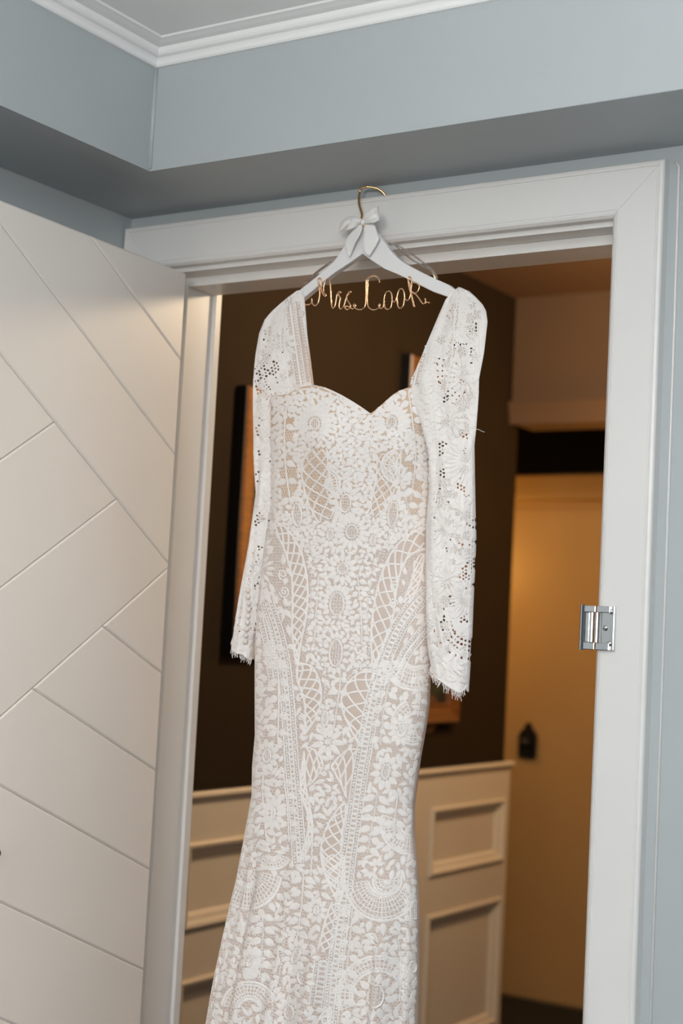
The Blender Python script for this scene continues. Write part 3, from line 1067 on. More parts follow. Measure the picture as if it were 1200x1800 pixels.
def mark(poly):
    P = np.array(poly)
    x0, y0 = np.floor(P.min(0)).astype(int)
    x1, y1 = np.ceil(P.max(0)).astype(int) + 1
    x0, y0, x1, y1 = max(x0, 0), max(y0, 0), min(x1, 899), min(y1, 1899)
    if x1 <= x0 or y1 <= y0: return
    gx, gy = np.meshgrid(np.arange(x0, x1), np.arange(y0, y1))
    Q = np.stack([gx.ravel(), gy.ravel()], 1)
    MASK[y0:y1, x0:x1] = np.maximum(MASK[y0:y1, x0:x1], in_poly(Q, poly).reshape(gy.shape))


def mark_disc(x, y, r):
    x0, x1, y0, y1 = int(x - r), int(x + r) + 2, int(y - r), int(y + r) + 2
    if x0 < 0 or y0 < 0 or x1 > 899 or y1 > 1899: return
    gx, gy = np.meshgrid(np.arange(x0, x1), np.arange(y0, y1))
    MASK[y0:y1, x0:x1] = np.maximum(MASK[y0:y1, x0:x1], (np.hypot(gx - x, gy - y) <= r))


def strand(mb, pts, w=1.1, h=0.0011, base=0.0004, step=3.0, mk=True):
    """raised thread: half-round ribbon along a photo-px path; w = half width px"""
    P = resample(pts, step)
    n = len(P)
    rows = []
    for i in range(n):
        t = P[min(i + 1, n - 1)] - P[max(i - 1, 0)]
        L = math.hypot(*t) or 1
        nx, ny = -t[1] / L, t[0] / L
        a, b, c = lay(P[i][0] + nx * w, P[i][1] + ny * w), lay(*P[i]), lay(P[i][0] - nx * w, P[i][1] - ny * w)
        if not (a and b and c) or (a[0] - c[0]).length > 0.0016 * w + 0.004:
            rows.append(None)
            continue
        rows.append((a[0] + a[1] * base, b[0] + b[1] * (base + h), c[0] + c[1] * base))
        if mk: mark_disc(P[i][0], P[i][1], w)
    for i in range(n - 1):
        if rows[i] and rows[i + 1] and (rows[i][1] - rows[i + 1][1]).length < 0.012:
            mb.add(list(rows[i]) + list(rows[i + 1]), [(0, 1, 4, 3), (1, 2, 5, 4)])


def patch(mb, poly, h=0.0006, base=0.0005, dome=0.00012, mk=True):
    """embroidered filled shape with a domed middle"""
    P = [np.array(p, float) for p in poly]
    c = sum(P) / len(P)
    hc = lay(*c)
    if not hc: return False
    ring = []
    for p in P:
        q = lay(*p)
        if not q or (q[0] - hc[0]).length > 0.06 or abs(q[0].y - hc[0].y) > 0.03: return False
        ring.append(q)
    n = len(P)
    mid = []
    for p in P:
        q = lay(*(c + (p - c) * 0.6))
        if not q: return False
        mid.append(q)
    vs = [hc[0] + hc[1] * (base + h + dome * 0.6)] + [q[0] + q[1] * (base + h + dome) for q in mid] + [q[0] + q[1] * (base + h * 0.6) for q in ring] + [q[0] + q[1] * 0.0 for q in ring]
    fs = []
    for i in range(n):
        j = (i + 1) % n
        fs += [(0, 1 + i, 1 + j), (1 + i, 1 + n + i, 1 + n + j, 1 + j), (1 + n + i, 1 + 2 * n + i, 1 + 2 * n + j, 1 + n + j)]
    mb.add(vs, fs)
    if mk: mark(poly)
    return True


def leaf_poly(bx, by, ang, L, W, k=5, pw=0.8, skew=0.0):
    """pointed leaf from base (bx,by) in direction ang (rad, photo px)"""
    ca, sa = math.cos(ang), math.sin(ang)
    left, right = [], []
    for i in range(k + 1):
        t = i / k
        w = W / 2 * (math.sin(math.pi * (t ** 0.72)) ** (pw + 0.25) if 0 < t < 1 else 0)
        b = skew * L * t * t
        x, y = bx + ca * L * t - sa * b, by + sa * L * t + ca * b
        left.append((x - sa * w, y + ca * w))
        right.append((x + sa * w, y - ca * w))
    return left + right[-2:0:-1]


def bead(mb, x, y, r, flat=0.7, mk=True):
    q = lay(x, y)
    if not q: return
    p, n = q
    R = r * 0.00092
    t = n.cross(Vector((0, 0, 1)))
    t = t.normalized() if t.length > 1e-4 else Vector((1, 0, 0))
    b = n.cross(t)
    vs = [p + n * (0.0004 + R * flat * 1.2)]
    for ring, (rr_, hh) in enumerate(((0.72, 0.85), (1.0, 0.1))):
        for k in range(7):
            a = 2 * math.pi * k / 7
            vs.append(p + (t * math.cos(a) + b * math.sin(a)) * R * rr_ + n * (0.0003 + R * flat * hh))
    fs = [(0, 1 + k, 1 + (k + 1) % 7) for k in range(7)] + [(1 + k, 8 + k, 8 + (k + 1) % 7, 1 + (k + 1) % 7) for k in range(7)]
    mb.add(vs, fs)
    if mk: mark_disc(x, y, r)


def beads(mb, pts, step, r, mk=True):
    for p in resample(pts, step):
        bead(mb, p[0] + random.uniform(-.3, .3), p[1] + random.uniform(-.3, .3), r * random.uniform(0.9, 1.1), mk=mk)


def offset_path(pts, d):
    P = [np.array(p, float) for p in pts]
    out = []
    for i in range(len(P)):
        t = P[min(i + 1, len(P) - 1)] - P[max(i - 1, 0)]
        t = t / (np.hypot(*t) or 1)
        out.append(P[i] + np.array([-t[1], t[0]]) * d)
    return out


def clear_mask(poly):
    P = np.array(poly)
    gx, gy = np.meshgrid(np.arange(int(P[:, 0].min()), int(P[:, 0].max())), np.arange(int(P[:, 1].min()), int(P[:, 1].max())))
    k = in_poly(np.stack([gx.ravel(), gy.ravel()], 1), poly).reshape(gx.shape)
    MASK[gy[k], gx[k]] = 1


NONET = []


# ---- lattice bands: interlaced curved threads between two edges
def lattice(A, B, n, w=1.7, net=False, m_=4):
    A, B = spline(A, 6), spline(B, 6)
    Aa, Ba = np.array(resample(A, 1.0)), np.array(resample(B, 1.0))
    fa = lambda t: Aa[int(np.clip(t, 0, 1) * (len(Aa) - 1))]
    fb = lambda t: Ba[int(np.clip(t, 0, 1) * (len(Ba) - 1))]
    mb = MB()
    strand(mb, A, w * 0.95)
    strand(mb, B, w * 0.95)
    wid = np.mean([np.hypot(*(fa(t) - fb(t))) for t in np.linspace(0.05, 0.95, 12)])
    cyc = max(0.75, len(Aa) / max(70, 3.3 * wid))
    for j in range(m_):
        pts = []
        for i in range(61):
            t = i / 60
            q = 0.5 - 0.5 * math.cos(2 * math.pi * (cyc * t + j / m_))
            pts.append(fa(t) * (1 - q) + fb(t) * q)
        strand(mb, pts, w * 1.02, h=0.0009 + 0.0002 * j)
    o = mb.build('lattice_applique', 'lace_thread', dress, smooth=True, fixn=False)
    lp = [tuple(p) for p in A] + [tuple(p) for p in B[::-1]]
    clear_mask(lp)
    if not net: NONET.append(lp)
    return o


lattice([(484, 916), (507, 932), (530, 972), (541, 1030), (538, 1085), (528, 1135), (524, 1168)], [(484, 935), (499, 965), (512, 1010), (514, 1060), (513, 1105), (516, 1140), (520, 1168)], 9)
lattice([(750, 928), (722, 938), (690, 968), (667, 1020), (655, 1080), (652, 1130), (655, 1175)], [(750, 965), (722, 975), (706, 1000), (696, 1040), (690, 1090), (675, 1135), (660, 1176)], 9)
lattice([(748, 965), (742, 1000), (735, 1030), (720, 1060)], [(728, 985), (726, 1010), (716, 1040), (708, 1060)], 4)
lattice([(522, 1165), (548, 1172), (562, 1200), (564, 1235), (552, 1268), (535, 1292)], [(521, 1175), (523, 1198), (532, 1222), (536, 1245), (536, 1268), (533, 1290)], 6)
lattice([(657, 1176), (625, 1187), (603, 1215), (601, 1245), (615, 1280), (632, 1312)], [(658, 1186), (655, 1215), (650, 1240), (645, 1265), (640, 1290), (634, 1312)], 7)
lattice([(536, 1312), (552, 1318), (565, 1335), (568, 1346)], [(540, 1382), (552, 1372), (562, 1358), (568, 1348)], 5)
lattice([(632, 1318), (612, 1318), (594, 1332), (582, 1346)], [(608, 1402), (600, 1380), (590, 1362), (582, 1349)], 5)
lattice([(534, 1320), (536, 1345), (537, 1380), (545, 1420), (550, 1460), (543, 1490), (528, 1516)], [(534, 1330), (530, 1350), (528, 1390), (540, 1430), (541, 1460), (533, 1490), (524, 1516)], 6)
lattice([(606, 1408), (584, 1436), (568, 1470), (564, 1505), (572, 1540), (588, 1560)], [(610, 1415), (606, 1440), (601, 1470), (600, 1500), (602, 1530), (598, 1560)], 7)
lattice([(566, 1500), (572, 1540), (588, 1575), (592, 1590)], [(604, 1505), (606, 1540), (604, 1565), (596, 1592)], 4)
lattice([(584, 1585), (574, 1610), (566, 1640), (558, 1672)], [(598, 1590), (594, 1620), (588, 1650), (578, 1676)], 5)
lattice([(580, 1770), (566, 1782), (556, 1800), (548, 1830)], [(584, 1775), (580, 1795), (572, 1815), (566, 1835)], 4)


# ---- bead bands
def band(path, wid, name='bead_band', under=None, centre=True, edge=True, r=2.3):
    path = spline(path, 8)
    mb = MB()
    if under:
        mu = MB()
        for d in np.linspace(-wid * 0.5, wid * 0.5, 5):
            strand(mu, offset_path(path, d), wid * 0.16 + 1.0, h=0.0002, base=0.0005)
        mu.build('strap_tape', 'nude_lining', dress, fixn=False)
    beads(mb, offset_path(path, wid * 0.5), 5.4, r)
    beads(mb, offset_path(path, -wid * 0.5), 5.4, r)
    if edge:
        for d in (wid * 0.5 + 4, wid * 0.5 - 4.2, -wid * 0.5 + 4.2, -wid * 0.5 - 4):
            strand(mb, offset_path(path, d), 1.3)
    if centre:
        # ladder of small rungs leaves a row of round nude holes
        P = resample(path, 8.6)
        for i, p in enumerate(P[:-1]):
            q = (P[i + 1] - p)
            q = q / np.hypot(*q)
            nn = np.array([-q[1], q[0]])
            strand(mb, [p + nn * (wid * 0.5 - 4), p - nn * (wid * 0.5 - 4)], 2.3, h=0.0008, step=2.5)
    mb.build(name, 'bead_white', dress, smooth=True, fixn=False)['kind'] = 'stuff'
    clear_mask([tuple(p) for p in offset_path(path, wid * 0.5 + 4)] + [tuple(p) for p in offset_path(path, -wid * 0.5 - 4)[::-1]])


band([(470, 1062), (486, 1110), (498, 1165), (505, 1230), (510, 1300), (516, 1380), (522, 1450), (526, 1516)], 15)
band([(752, 1040), (722, 1072), (696, 1112), (676, 1160), (662, 1210), (650, 1262), (640, 1320), (630, 1380), (622, 1440), (613, 1500), (604, 1580), (594, 1660), (586, 1730), (580, 1805)], 18)
band([(760, 1092), (734, 1122), (712, 1152), (696, 1190)], 10, centre=False)
band([(462, 1085), (474, 1140), (482, 1200)], 9, centre=False)
band([(568, 1690), (563, 1730), (558, 1770)], 22, centre=True, r=1.6)
band([(520, 530), (526, 570), (534, 620), (541, 672)], 8, name='strap_beading', centre=False, r=2.3, under=True, edge=False)
band([(764, 520), (755, 560), (744, 605), (733, 652), (728, 676)], 10, name='strap_beading', centre=True, r=2.2, under=True)
band([(508, 522), (514, 570), (521, 620), (529, 676)], 10, name='strap_beading', centre=True, r=2.2, under=True)
band([(489, 940), (489, 985), (489, 1035)], 6, centre=False, r=1.4, edge=False)
band([(724, 975), (722, 1010), (714, 1050)], 8, centre=False, r=1.4, edge=False)
for pth in ([(536, 960), (548, 1010), (546, 1070), (536, 1140)], [(672, 962), (655, 1010), (645, 1080), (648, 1150), (622, 1182), (604, 1200)], [(520, 920), (545, 965), (556, 1000)], [(700, 915), (682, 950), (672, 985)],
            [(566, 1290), (572, 1180), (560, 1140)], [(500, 1600), (497, 1680), (480, 1760), (478, 1800)], [(615, 1430), (590, 1440), (570, 1450)], [(582, 1680), (570, 1690), (556, 1700)]):
    mb = MB()
    beads(mb, spline(pth, 8), 5.6, 2.1)
    mb.build('bead_trail', 'bead_white', dress, smooth=True, fixn=False)['kind'] = 'stuff'

# neckline edging
npth = spline([(522, 679), (547, 677), (565, 681), (580, 687), (597, 695), (613, 704), (632, 716), (648, 727)], 8)
npth2 = spline([(650, 727), (657, 721), (668, 710), (681, 694), (691, 685), (702, 679), (726, 673)], 8)
for pth in (npth, npth2):
    mb = MB()
    strand(mb, pth, 1.8)
    beads(mb, [p + np.array([0, 0.5]) for p in pth], 3.6, 1.6)
    mb.build('neckline_edging', 'lace_thread', dress, smooth=True, fixn=False)['kind'] = 'stuff'
    mb = MB()
    strand(mb, [p + np.array([0, 7]) for p in pth[:-9]], 1.6)
    mb.build('neckline_cord', 'lace_thread', dress, smooth=True, fixn=False)


PIECES = {'petal': 0, 'leaf': 0}
REST = MB()


def piece(kind, poly, parent, mat='lace_white'):
    """one embroidered petal or leaf as a part of its motif; past 300 of a kind they join the rest"""
    t = MB()
    if not patch(t, poly): return
    if PIECES[kind] < 300:
        PIECES[kind] += 1
        t.build(kind, mat, parent, fixn=False)
    else:
        REST.add(t.v, t.f)


# ---- flowers
def flower(cx, cy, rx, ry, n, petal, pw, rot=0.0, squash=1.0, name='lace_flower', core=True, a0=0, a1=360):
    mb = MB()
    c, s = math.cos(rot), math.sin(rot)
    tr = lambda x, y: (cx + x * c - y * s, cy + x * s + y * c)
    if core:
        ring = [tr(rx * math.cos(2 * math.pi * k / 20), ry * math.sin(2 * math.pi * k / 20)) for k in range(21)]
        strand(mb, ring, 1.9, h=0.0014)
        for f in (-0.45, 0.0, 0.45):
            strand(mb, [tr(rx * f, -ry * 0.85), tr(rx * f, ry * 0.85)], 0.5, h=0.0005)
        for f in (-0.6, -0.3, 0.0, 0.3, 0.6):
            strand(mb, [tr(-rx * 0.9, ry * f), tr(rx * 0.9, ry * f)], 0.5, h=0.0005)
    full = abs(a1 - a0) >= 359
    if not mb.v: return
    root = mb.build(name, 'lace_white', dress, smooth=False, fixn=False)
    for k in range(n):
        a = math.radians(a0 + (a1 - a0) * (k / n if full else k / max(1, n - 1)))
        bx, by = tr((rx + 2.0) * math.cos(a), (ry + 2.0) * math.sin(a))
        tx, ty = tr((rx + petal) * math.cos(a), (ry + petal * squash) * math.sin(a))
        ang = math.atan2(ty - by, tx - bx)
        L = math.hypot(tx - bx, ty - by) * random.uniform(0.92, 1.06)
        piece('petal', leaf_poly(bx, by, ang, L * 1.1, pw * 1.12, pw=0.6), root)
    if core: clear_mask([tr((rx + 1) * math.cos(2 * math.pi * k / 20), (ry + 1) * math.sin(2 * math.pi * k / 20)) for k in range(20)])


def spray(path, L0, L1, W, n, spread=1.0, name='leaf_spray', vein=True, both=True):
    """leaves branching off both sides of a stem"""
    P = resample(spline(path, 8), 1.0)
    mb = MB()
    strand(mb, P, 1.4)
    if not mb.v: return
    root = mb.build(name, 'lace_white', dress, smooth=False, fixn=False)
    for k in range(n):
        t = (k + 0.5) / n
        i = int(t * (len(P) - 1))
        d = P[min(i + 2, len(P) - 1)] - P[max(i - 2, 0)]
        ang = math.atan2(d[1], d[0])
        L = L0 + (L1 - L0) * t
        for sg in ((-1, 1) if both else (1,)):
            a = ang + sg * spread * random.uniform(0.9, 1.1)
            lp = leaf_poly(P[i][0] + math.cos(a) * 2, P[i][1] + math.sin(a) * 2, a, L * random.uniform(0.92, 1.08), W, pw=0.7, skew=-0.08 * sg)
            piece('leaf', lp, root)


def fan(cx, cy, r0, r1, a0, a1, rings, spokes, tips=0, tipL=18, tipW=11, name='lace_fan', sq=1.0):
    """concentric net rings (rows of little holes) with pointed leaves round the rim"""
    mb = MB()
    P = lambda r, a: (cx + r * math.cos(math.radians(a)), cy + sq * r * math.sin(math.radians(a)))
    for k in range(rings + 1):
        r = r0 + (r1 - r0) * k / rings
        strand(mb, [P(r, a0 + (a1 - a0) * i / 24) for i in range(25)], 1.5 if k in (0, rings) else 1.15)
    for k in range(spokes + 1):
        a = a0 + (a1 - a0) * k / spokes
        strand(mb, [P(r0 - 5, a), P(r1 + 5, a)], 1.1)
    for k in (-1, 1):
        strand(mb, [P(r0 - 5 if k < 0 else r1 + 5, a0 + (a1 - a0) * i / 24) for i in range(25)], 2.6)
    root = mb.build(name, 'lace_thread', dress, smooth=True, fixn=False)
    root['kind'] = 'stuff'
    clear_mask([P(r1 + 3, a0 + (a1 - a0) * i / 24) for i in range(25)] + [P(max(r0 - 4, 0), a1 - (a1 - a0) * i / 24) for i in range(25)])
    if tips:
        for k in range(tips):
            a = a0 + (a1 - a0) * (k + 0.5) / tips
            b = P(r1 + 8, a)
            ang = math.atan2(sq * math.sin(math.radians(a)), math.cos(math.radians(a)))
            piece('leaf', leaf_poly(b[0], b[1], ang, tipL * random.uniform(0.9, 1.1), tipW, pw=0.7), root)


# skirt
flower(469, 1329, 6.5, 12, 11, 17, 10, 0.05)
flower(678, 1357, 7, 13, 11, 19, 11, 0.2)
flower(706, 1283, 8, 13, 12, 16, 9, 0.3)
flower(590, 1148, 11, 24, 16, 15, 8, 0.08)
flower(592, 1062, 12, 20, 14, 16, 9, 0.05, a0=150, a1=390)
flower(602, 1000, 9, 10, 12, 20, 9, 0.0)
flower(571, 1264, 5, 14, 10, 13, 7, 0.05)
flower(576, 1304, 4, 5, 9, 26, 10, 0.1)
flower(522, 905, 8, 20, 12, 14, 8, -0.05)
flower(690, 905, 8, 22, 12, 14, 8, 0.1)
flower(480, 1430, 3, 10, 12, 22, 10, 0.05)
flower(728, 1600, 7, 16, 10, 16, 9, 0.0)
flower(556, 1600, 4, 8, 10, 16, 9, 0.0)
flower(725, 1700, 6, 10, 10, 20, 10, 0.0)
flower(520, 1680, 6, 14, 12, 18, 9, 0.4)
flower(530, 1720, 6, 12, 10, 18, 9, -0.3)
flower(660, 1752, 14, 20, 12, 22, 12, 0.2)
flower(440, 1690, 5, 9, 12, 20, 10, 0.4)
flower(508, 1780, 8, 12, 12, 18, 9, 0.0)
fan(436, 1530, 26, 54, 10, 130, 4, 16, 7, 20, 12, sq=1.15)
fan(672, 1545, 30, 62, 25, 172, 4, 20, 8, 22, 12, sq=1.1)
fan(436, 1530, 5, 18, 0, 180, 2, 8, sq=1.3)
fan(680, 1548, 6, 20, -20, 190, 2, 9)
fan(664, 1752, 50, 66, 160, 330, 2, 24)
fan(438, 1775, 24, 44, 190, 340, 3, 16, 5, 18, 11)
fan(730, 1152, 26, 56, 60, 165, 4, 14, 6, 20, 11)
fan(728, 1270, 20, 34, 80, 250, 2, 12)
fan(486, 1150, 9, 20, 60, 250, 2, 10)
fan(720, 1450, 22, 46, 90, 200, 3, 12, 5, 20, 11)
fan(480, 1500, 14, 26, 20, 160, 2, 10, sq=0.9)
spray([(478, 1120), (488, 1180), (490, 1240), (488, 1300)], 24, 18, 13, 6, 1.15)
spray([(690, 1150), (684, 1200), (674, 1250), (668, 1310)], 24, 20, 13, 6, 1.15)
spray([(664, 1390), (656, 1440), (646, 1500)], 28, 22, 13, 6, 1.2)
spray([(700, 1390), (694, 1440), (690, 1500)], 22, 20, 12, 5, 1.2)
spray([(498, 1360), (505, 1420), (508, 1480)], 18, 16, 11, 5, 1.1)
spray([(463, 1360), (462, 1400), (468, 1470)], 22, 18, 11, 5, 1.15)
spray([(534, 1530), (530, 1590), (522, 1650)], 24, 20, 13, 5, 1.15)
spray([(620, 1590), (616, 1640), (610, 1700), (604, 1770)], 22, 24, 13, 7, 1.15)
spray([(460, 1600), (462, 1650), (456, 1720)], 22, 24, 13, 6, 1.15)
spray([(545, 1420), (549, 1450), (548, 1500), (546, 1540)], 12, 14, 9, 5, 1.0)
spray([(700, 1650), (704, 1700), (702, 1760)], 22, 20, 12, 5, 1.1)
spray([(595, 1180), (598, 1200), (585, 1290)], 16, 14, 9, 5, 1.0)
spray([(560, 1010), (556, 1070), (552, 1130)], 16, 16, 10, 6, 1.1)
spray([(628, 1010), (634, 1070), (636, 1130)], 16, 16, 10, 6, 1.1)
spray([(730, 1180), (738, 1220), (734, 1260)], 16, 14, 10, 4, 1.1)
# bodice
flower(553, 745, 8, 10, 16, 30, 9, 0.0, a0=150, a1=400)
flower(688, 742, 8, 10, 16, 28, 9, 0.0, a0=140, a1=390)
spray([(600, 700), (618, 740), (626, 790), (622, 840)], 22, 20, 11, 7, 1.1)
spray([(655, 735), (652, 780), (648, 840)], 16, 18, 10, 6, 1.0)
spray([(505, 700), (500, 760), (503, 830), (512, 890)], 18, 20, 12, 6, 1.15)
spray([(718, 690), (726, 750), (730, 810), (722, 880)], 20, 20, 12, 6, 1.15)
spray([(700, 830), (712, 870), (722, 920)], 20, 18, 12, 4, 1.15)
lattice([(540, 790), (530, 830), (540, 880), (560, 920)], [(575, 790), (578, 830), (588, 870), (600, 905)], 7, w=1.5, net=True, m_=6)
lattice([(662, 800), (662, 830), (655, 870), (645, 905)], [(705, 790), (702, 830), (690, 870), (672, 910)], 7, w=1.5, net=True, m_=6)
fan(570, 850, 8, 22, -70, 70, 2, 9)
fan(700, 820, 8, 24, 100, 260, 2, 9)
flower(607, 885, 9, 16, 14, 20, 9, 0.1)
flower(618, 935, 10, 12, 16, 22, 9, 0.1)
flower(604, 700, 6, 7, 10, 9, 6, 0.1)
flower(580, 940, 5, 9, 10, 16, 9, 0.1)
flower(655, 950, 5, 9, 10, 16, 9, 0.1)
# corded scrolls
for (cx, cy, R, a0, tw) in ((604, 722, 11, 0, 1), (630, 735, 7, 2, -1), (497, 1010, 8, 1, 1), (500, 1040, 9, 3, -1), (694, 1030, 8, 2, 1), (691, 1062, 8, 0, -1), (527, 1225, 6, 1, 1), (612, 990, 7, 0, 1), (586, 1010, 6, 2, -1), (530, 1262, 6, 1, -1)):
    pts = [(cx + R * (1 - t / 34) * math.cos(a0 + tw * t * 0.36), cy + R * 1.25 * (1 - t / 34) * math.sin(a0 + tw * t * 0.36)) for t in range(30)]
    mb = MB()
    strand(mb, pts, 1.5, h=0.0018, step=2)
    mb.build('corded_scroll', 'lace_thread', dress, smooth=True, fixn=False)

# sleeve embroidery
for (cx, cy, n, R, a0, a1, sd) in ((492, 605, 12, 24, 0, 360, 'left'), (470, 690, 9, 20, 60, 300, 'left'), (468, 770, 10, 20, 90, 330, 'left'), (472, 880, 10, 20, 60, 300, 'left'),
                                   (455, 1000, 14, 22, 0, 360, 'left'), (800, 570, 10, 20, 0, 300, 'right'), (818, 660, 12, 26, 60, 300, 'right'), (790, 740, 12, 24, 0, 360, 'right'),
                                   (824, 812, 16, 34, 70, 290, 'right'), (785, 930, 14, 28, 60, 360, 'right'), (815, 900, 12, 22, 0, 360, 'right'), (822, 1050, 16, 26, 90, 290, 'right'), (785, 1020, 12, 22, 0, 360, 'right')):
    mb, ms = MB(), MB()
    for k in range(n):
        a = math.radians(a0 + (a1 - a0) * k / n)
        strand(ms, [(cx + 3 * math.cos(a), cy + 3 * math.sin(a)), (cx + R * 0.55 * math.cos(a), cy + R * 0.55 * math.sin(a))], 0.8, mk=False)
        b = (cx + R * 0.6 * math.cos(a), cy + R * 0.6 * math.sin(a))
        patch(mb, leaf_poly(b[0], b[1], a, R * 0.75, 6.28 * R * 0.6 / n * 0.85 * (a1 - a0) / 360 + 2, pw=0.7), h=0.0009, dome=0.0003, mk=True)
    mb.add(ms.v, ms.f)
    if mb.v: mb.build('sleeve_sunburst', 'lace_white', sleeve_obj[sd], fixn=False)['kind'] = 'stuff'
for sd, pths in (('left', [[(449, 590), (446, 700), (447, 800)], [(505, 530), (500, 600), (508, 680)], [(486, 540), (478, 580), (475, 620)], [(449, 868), (437, 960), (414, 1095)], [(478, 900), (466, 1000), (450, 1120)]]),
                 ('right', [[(812, 520), (806, 560), (802, 620), (790, 690)], [(839, 570), (841, 640), (838, 750)], [(762, 700), (768, 760), (770, 830), (762, 900)], [(836, 800), (836, 900), (832, 1040), (826, 1190)],
                            [(760, 930), (762, 1000), (768, 1080), (780, 1140)], [(790, 1090), (800, 1130), (822, 1150)], [(770, 1150), (790, 1170), (815, 1190)]])):
    for p in pths:
        for dd, ww in ((0, 1.5), (7, 1.1)):
            mb = MB()
            strand(mb, offset_path(spline(p, 8), dd), ww, h=0.0014, mk=False)
            if mb.v: mb.build('sleeve_cording', 'lace_thread', sleeve_obj[sd], smooth=True, fixn=False)

# windows of bare tan net kept open in the bodice
WINDOWS = [[(498, 742), (512, 728), (516, 760), (506, 790), (496, 782)], [(494, 812), (512, 800), (524, 830), (518, 880), (508, 905), (494, 890)],
           [(705, 700), (718, 690), (722, 720), (742, 750), (738, 768), (716, 748)], [(712, 860), (738, 832), (742, 870), (730, 905), (712, 900)],
           [(560, 782), (572, 800), (580, 840), (574, 856), (562, 826)], [(548, 858), (585, 842), (590, 852), (562, 880)], [(704, 790), (722, 800), (730, 826), (714, 830)]]
for w_ in WINDOWS: clear_mask(w_)


def region(x, y):
    if y < 960: return 'bodice'
    if 545 < x < 655 and y < 1180: return 'centre'
    return 'skirt'


TH = {'bodice': 0.80, 'centre': 0.62, 'skirt': 0.40}
LIM = {'bodice': 0.62, 'centre': 0.4, 'skirt': 0.22}
for it in range(26000):
    y = rng.uniform(690, 1815)
    x = rng.uniform(482, 756) if y < 960 else rng.uniform(375, 760)
    g = region(x, y)
    R = 7 if g == 'bodice' else 8
    xi, yi = int(x), int(y)
    if yi + R > 1890: continue
    if MASK[yi - 2:yi + 3, xi - 2:xi + 3].mean() > (0.3 if g != 'bodice' else 0.6): continue
    if MASK[yi - R:yi + R, xi - R:xi + R].mean() > TH[g]: continue
    q = lay(x, y)
    if not q: continue
    if g == 'skirt':
        n, sp_ = int(rng.integers(2, 5)), 0.8
        a0 = (math.pi / 2 if rng.random() < 0.6 else -math.pi / 2) + rng.uniform(-0.7, 0.7)
        lo_, hi_, w0, w1 = 13, 24, 7, 10
    else:
        n, sp_ = int(rng.integers(3, 6)), 1.1
        a0 = rng.uniform(0, 6.28)
        lo_, hi_, w0, w1 = 10, 16, 6.0, 8.5
    for k in range(n):
        aa = a0 + (k - (n - 1) / 2) * sp_
        lp = leaf_poly(x + 1.5 * math.cos(aa), y + 1.5 * math.sin(aa), aa, rng.uniform(lo_, hi_), rng.uniform(w0, w1), k=5, pw=1.0)
        P = np.array(lp)
        ci = P.mean(0).astype(int)
        if not (0 <= ci[0] < 895 and 0 <= ci[1] < 1895): continue
        smp = np.concatenate([P, ci + (P - ci) * 0.5]).astype(int)
        smp = np.clip(smp, 0, [899, 1899])
        if MASK[smp[:, 1], smp[:, 0]].mean() > LIM[g]: continue
        patch(REST, lp, h=0.0007)
for it in range(9000):      # smallest leaves close the bodice and the centre panel
    y = rng.uniform(690, 1180)
    x = rng.uniform(484, 754) if y < 960 else rng.uniform(548, 650)
    xi, yi = int(x), int(y)
    if MASK[yi - 4:yi + 5, xi - 4:xi + 5].mean() > (0.45 if y < 960 else 0.3) or not lay(x, y): continue
    aa = rng.uniform(0, 6.28)
    patch(REST, leaf_poly(x - 4 * math.cos(aa), y - 4 * math.sin(aa), aa, rng.uniform(8, 11), rng.uniform(4.5, 6), k=4, pw=0.7), h=0.0006)
fo = REST.build('lace_leaves', 'lace_white', dress, fixn=False)
fo['kind'] = 'stuff'

# tan net patches with zigzag outlines on the sleeve caps
def net_patch(poly, sd, pitch=5.4):
    mu = MB()
    c = np.mean(poly, 0)
    n = len(poly)
    hc = lay(*c)
    vs, ok = [], True
    for p in poly:
        q = lay(*p)
        if not q: return
        vs.append(q[0] + q[1] * 0.0003)
    vs.append(hc[0] + hc[1] * 0.0003)
    mu.add(vs, [(i, (i + 1) % n, n) for i in range(n)])
    root = mu.build('tan_window', 'nude_lining', sleeve_obj[sd], fixn=False)
    mn = MB()
    P = np.array(poly)
    x0, y0 = P.min(0)
    x1, y1 = P.max(0)
    for j in range(int((y1 - y0) / pitch * 1.16) + 2):
        for i in range(int((x1 - x0) / pitch) + 2):
            x, y = x0 + (i + 0.5 * (j % 2)) * pitch, y0 + j * pitch * 0.866
            for (ex, ey) in ((0, pitch * 0.58), (pitch * 0.5, -pitch * 0.29), (-pitch * 0.5, -pitch * 0.29)):
                m_ = np.array([[x + ex / 2, y + ey / 2]])
                if in_poly(m_, poly)[0]:
                    strand(mn, [(x, y), (x + ex, y + ey)], 0.75, h=0.0006, base=0.0004, mk=False)
    mn.build('window_net', 'lace_thread', root, fixn=False)['kind'] = 'stuff'


for pl in ([(781, 560), (790, 545), (797, 540), (808, 545), (806, 560), (800, 575), (790, 582), (796, 566)], [(786, 590), (800, 578), (800, 600), (788, 612)],
           [(788, 622), (800, 610), (798, 628), (786, 636)], [(790, 645), (798, 632), (797, 655), (787, 660)]):
    net_patch(pl, 'right')
    clear_mask(pl)
for pl in ([(484, 588), (500, 575), (505, 590), (492, 600)], [(505, 640), (514, 630), (516, 655), (506, 665)]):
    net_patch(pl, 'left')
    clear_mask(pl)

